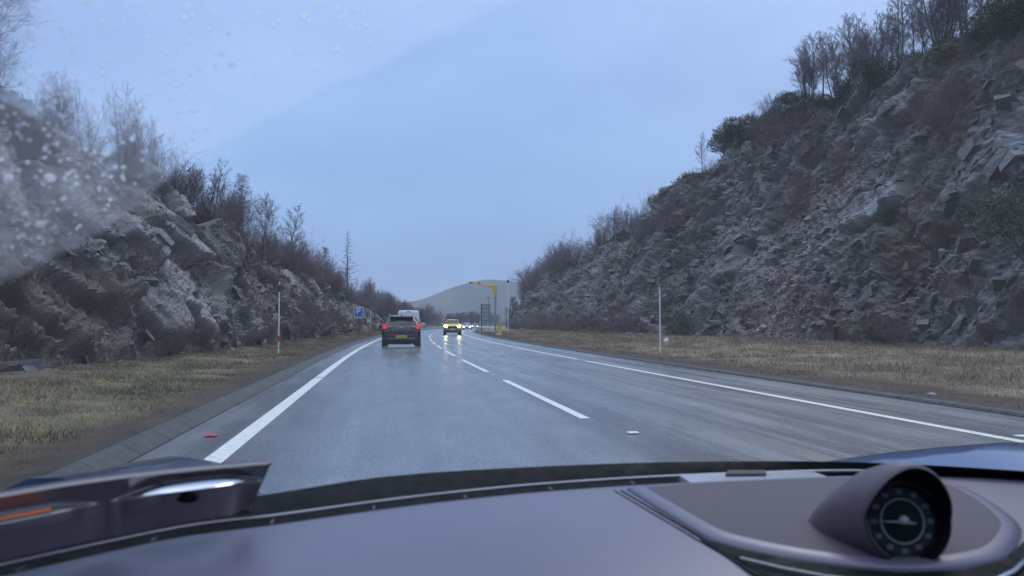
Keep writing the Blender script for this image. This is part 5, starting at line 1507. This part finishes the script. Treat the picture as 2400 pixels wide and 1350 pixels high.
while nd_ < 420:
    px = rd.uniform(-20, 900); py = rd.uniform(-20, 640)
    lim = np.interp(px, [-20, 0, 170, 330, 420, 520, 760, 1000], [680, 640, 550, 440, 370, 300, 170, 60])
    if py > lim: continue
    if py < 250 and rd.uniform() < .55: continue
    if drop(px, py, rd.uniform(.0006, .0020)): nd_ += 1
dr_ = D.build('raindrops', t.m, None, smooth=80); dr_.location = OO
tag(dr_, 'raindrops on the unwiped upper left corner of the windscreen', 'raindrops', kind='stuff')

# ---- dark glossy moulded case standing on the left of the dashboard
t = NT('glossy_brown_plastic'); v = t.coord('Object')
t.set(Base_Color=t.ramp(t.noise(v, 5, 4), [(.3, (.085, .066, .078)), (.7, (.115, .090, .105))]), Roughness=t.ramp(t.noise(v, 14, 3), [(.3, .20), (.7, .28)]), Specular_IOR_Level=.6, IOR=1.9)
CASEM = t.m
cs_ = empty('glasses_case', onz(300, 1270, ZD)); tag(cs_, 'long dark brown glossy moulded case standing at the left end of the dashboard', 'case')
OC = Vector(cs_.location)
top = [(-160, 1185), (0, 1155), (150, 1130), (300, 1110), (480, 1092), (637, 1080)]
bot = [(-160, 1370), (0, 1312), (150, 1278), (300, 1248), (480, 1213), (588, 1194)]
dep = [.60, .655, .695, .725, .775, .82]
def ad(px, py, d):
    r_ = ray(px, py); f_ = Vector((math.sin(PSI)*math.cos(TH), math.cos(PSI)*math.cos(TH), math.sin(TH)))
    return Vector((0, 0, H))+r_*(d/r_.dot(f_))
def cpt(u, v_, out=0.0):
    x_ = [i/5 for i in range(6)]
    tx, ty = np.interp(u, x_, [p[0] for p in top]), np.interp(u, x_, [p[1] for p in top])
    bx, by = np.interp(u, x_, [p[0] for p in bot]), np.interp(u, x_, [p[1] for p in bot])
    d = np.interp(u, x_, dep)
    return ad(tx+(bx-tx)*v_, ty+(by-ty)*v_, d-out)
# profile down the front: rounded lip, dished face, ledge added to the two lobes to catch sky highlights, lower front
def lobes(u):
    a = math.exp(-((u-.28)/.17)**4); b = math.exp(-((u-.79)/.175)**4); return a, b
rows = []; us = np.linspace(0, 1, 90)
for v_, out in ((-.03, -.035), (-.012, -.012), (.0, .0), (.03, .006), (.07, .008), (.15, .006), (.26, .004)):
    rows.append([cpt(u, v_, out)-OC for u in us])
def led(u): a, b = lobes(u); return .42*(1-b)*1+.29*b - (.04*a) - .03
for k, (dv, o_) in enumerate(((-.03, .004), (.0, .006), (.05, .020), (.10, .034), (.14, .044), (.19, .046))):
    r_ = []
    for u in us:
        a, b = lobes(u); e_ = max(.55*a, b); sw = .55*a+1.0*b
        r_.append(cpt(u, led(u)+dv*(.35+.65*sw), .004+(o_-.004)*e_)-OC)
    rows.append(r_)
for v_ in (.66, .78, .9, 1.0, 1.06):
    rows.append([cpt(u, v_, .004+.036*max(.55*lobes(u)[0], lobes(u)[1])*(1-.4*(v_-.6)))-OC for u in us])
body_ = MB().grid(rows).build('shell', CASEM, cs_, smooth=70, solid=.004)
p = cpt(.755, .56, .047)-OC
Mx = Matrix.Translation(p) @ Matrix.Rotation(PI/2, 4, 'X') @ Matrix.Rotation(-.16, 4, 'Y')
MB().lathe([(.0001, -.002), (.009, -.002), (.009, .002), (.0001, .002)], 20, Mx @ Matrix.Diagonal((1.15, .55, 1, 1))).build('catch', SATBLK, cs_, smooth=40)
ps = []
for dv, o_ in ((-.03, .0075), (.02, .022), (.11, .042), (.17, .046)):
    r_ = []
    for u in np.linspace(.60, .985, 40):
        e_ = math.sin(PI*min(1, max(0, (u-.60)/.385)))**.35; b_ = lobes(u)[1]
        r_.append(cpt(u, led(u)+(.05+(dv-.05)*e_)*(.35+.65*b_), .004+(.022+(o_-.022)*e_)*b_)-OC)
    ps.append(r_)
MB().grid(ps).build('sky_glint_strip', simple('sky_glint_metal', (.72, .73, .76), .16, metal=1, var=.05), cs_, smooth=60)  # bright strip added in place of the sky highlight on the right lobe
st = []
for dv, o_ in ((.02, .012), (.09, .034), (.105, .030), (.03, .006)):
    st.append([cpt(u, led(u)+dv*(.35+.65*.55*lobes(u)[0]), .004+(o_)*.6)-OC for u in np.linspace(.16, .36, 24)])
MB().grid(st).build('orange_glint_strip', simple('orange_glint_colour', (.62, .17, .06), .3, var=.1), cs_, smooth=60)  # orange highlight put on as a coloured strip, in place of a warm reflection
# ================================================================== SKY, LIGHT, AIR, CAMERA
w = bpy.data.worlds.new('World'); SC.world = w; w.use_nodes = True
n = w.node_tree.nodes; l = w.node_tree.links
bg = n['Background']
sky = n.new('ShaderNodeTexSky'); sky.sky_type = 'NISHITA'; sky.sun_disc = False
sky.sun_elevation = math.radians(38); sky.sun_rotation = math.radians(35); sky.air_density = 1.5; sky.dust_density = 2; sky.ozone_density = 2
tc = n.new('ShaderNodeTexCoord'); sp = n.new('ShaderNodeSeparateXYZ'); l.new(tc.outputs['Generated'], sp.inputs[0])
rp = n.new('ShaderNodeValToRGB'); l.new(sp.outputs[2], rp.inputs[0])
e = rp.color_ramp.elements; e[0].position = .0; e[0].color = (.235, .42, .775, 1); e[1].position = .16; e[1].color = (.275, .46, .84, 1)
e2 = rp.color_ramp.elements.new(.42); e2.color = (.385, .57, .99, 1)
e3 = rp.color_ramp.elements.new(.62); e3.color = (.82, 1.02, 1.45, 1)
e4 = rp.color_ramp.elements.new(.9); e4.color = (1.4, 1.62, 2.0, 1)
mp = n.new('ShaderNodeMapping'); mp.inputs['Scale'].default_value = (1.2, 1.2, 3.0); l.new(tc.outputs['Generated'], mp.inputs[0])
nz = n.new('ShaderNodeTexNoise'); nz.inputs['Scale'].default_value = 1.6; nz.inputs['Detail'].default_value = 5; nz.inputs['Roughness'].default_value = .5
l.new(mp.outputs[0], nz.inputs[0])
cr = n.new('ShaderNodeValToRGB'); l.new(nz.outputs['Fac'], cr.inputs[0])
cr.color_ramp.elements[0].position = .34; cr.color_ramp.elements[0].color = (.80, .835, .885, 1)
cr.color_ramp.elements[1].position = .66; cr.color_ramp.elements[1].color = (1.15, 1.12, 1.07, 1)
mu = n.new('ShaderNodeMix'); mu.data_type = 'RGBA'; mu.blend_type = 'MULTIPLY'; mu.inputs[0].default_value = 1
l.new(rp.outputs[0], mu.inputs[6]); l.new(cr.outputs[0], mu.inputs[7])
sc = n.new('ShaderNodeMix'); sc.data_type = 'RGBA'; sc.blend_type = 'MULTIPLY'; sc.inputs[0].default_value = 1
l.new(mu.outputs[2], sc.inputs[6]); sc.inputs[7].default_value = (9.6, 9.6, 9.6, 1)
mx = n.new('ShaderNodeMix'); mx.data_type = 'RGBA'; mx.inputs[0].default_value = .94
l.new(sky.outputs[0], mx.inputs[6]); l.new(sc.outputs[2], mx.inputs[7])
l.new(mx.outputs[2], bg.inputs[0]); bg.inputs[1].default_value = .1

sd = bpy.data.lights.new('sun', 'SUN'); sd.energy = .5; sd.angle = math.radians(25); sd.color = (1, .96, .91)
so = bpy.data.objects.new('sun', sd); COL.objects.link(so)
az = math.radians(35); el = math.radians(38)
so.rotation_euler = Vector((-math.sin(az)*math.cos(el), -math.cos(az)*math.cos(el), -math.sin(el))).to_track_quat('-Z', 'Y').to_euler()

HZ = NT('mist'); HZ.n.remove(HZ.b)
pv = HZ.n.new('ShaderNodeVolumePrincipled'); pv.inputs['Color'].default_value = (.86, .93, 1, 1)
pv.inputs['Density'].default_value = .00042; pv.inputs['Anisotropy'].default_value = 0
HZ.l.new(pv.outputs[0], HZ.out.inputs['Volume'])
mb = MB().box((100, 850, 54.4), (5200, 5200, 111.2))
hz = mb.build('haze', HZ.m); tag(hz, kind='stuff'); hz.display_type = 'WIRE'

cd = bpy.data.cameras.new('camera'); co = bpy.data.objects.new('camera', cd); COL.objects.link(co)
co.location = (0, 0, H); co.rotation_euler = (PI/2+TH, 0, -PSI)
cd.sensor_width = 36; cd.lens = 27; cd.clip_start = .02; cd.clip_end = 12000
cd.dof.use_dof = True; cd.dof.focus_distance = 40; cd.dof.aperture_fstop = 8.0
SC.camera = co
SC.view_settings.view_transform = 'Standard'; SC.view_settings.look = 'None'
SC.view_settings.exposure = .08; SC.view_settings.gamma = 1
SC.render.engine = 'CYCLES'
cy = SC.cycles
cy.use_denoising = True
try: cy.denoiser = 'OPENIMAGEDENOISE'
except Exception: pass
cy.max_bounces = 6; cy.diffuse_bounces = 2; cy.glossy_bounces = 3; cy.transmission_bounces = 6; cy.volume_bounces = 1
cy.transparent_max_bounces = 12; cy.sample_clamp_indirect = 30
cy.caustics_reflective = False; cy.caustics_refractive = False
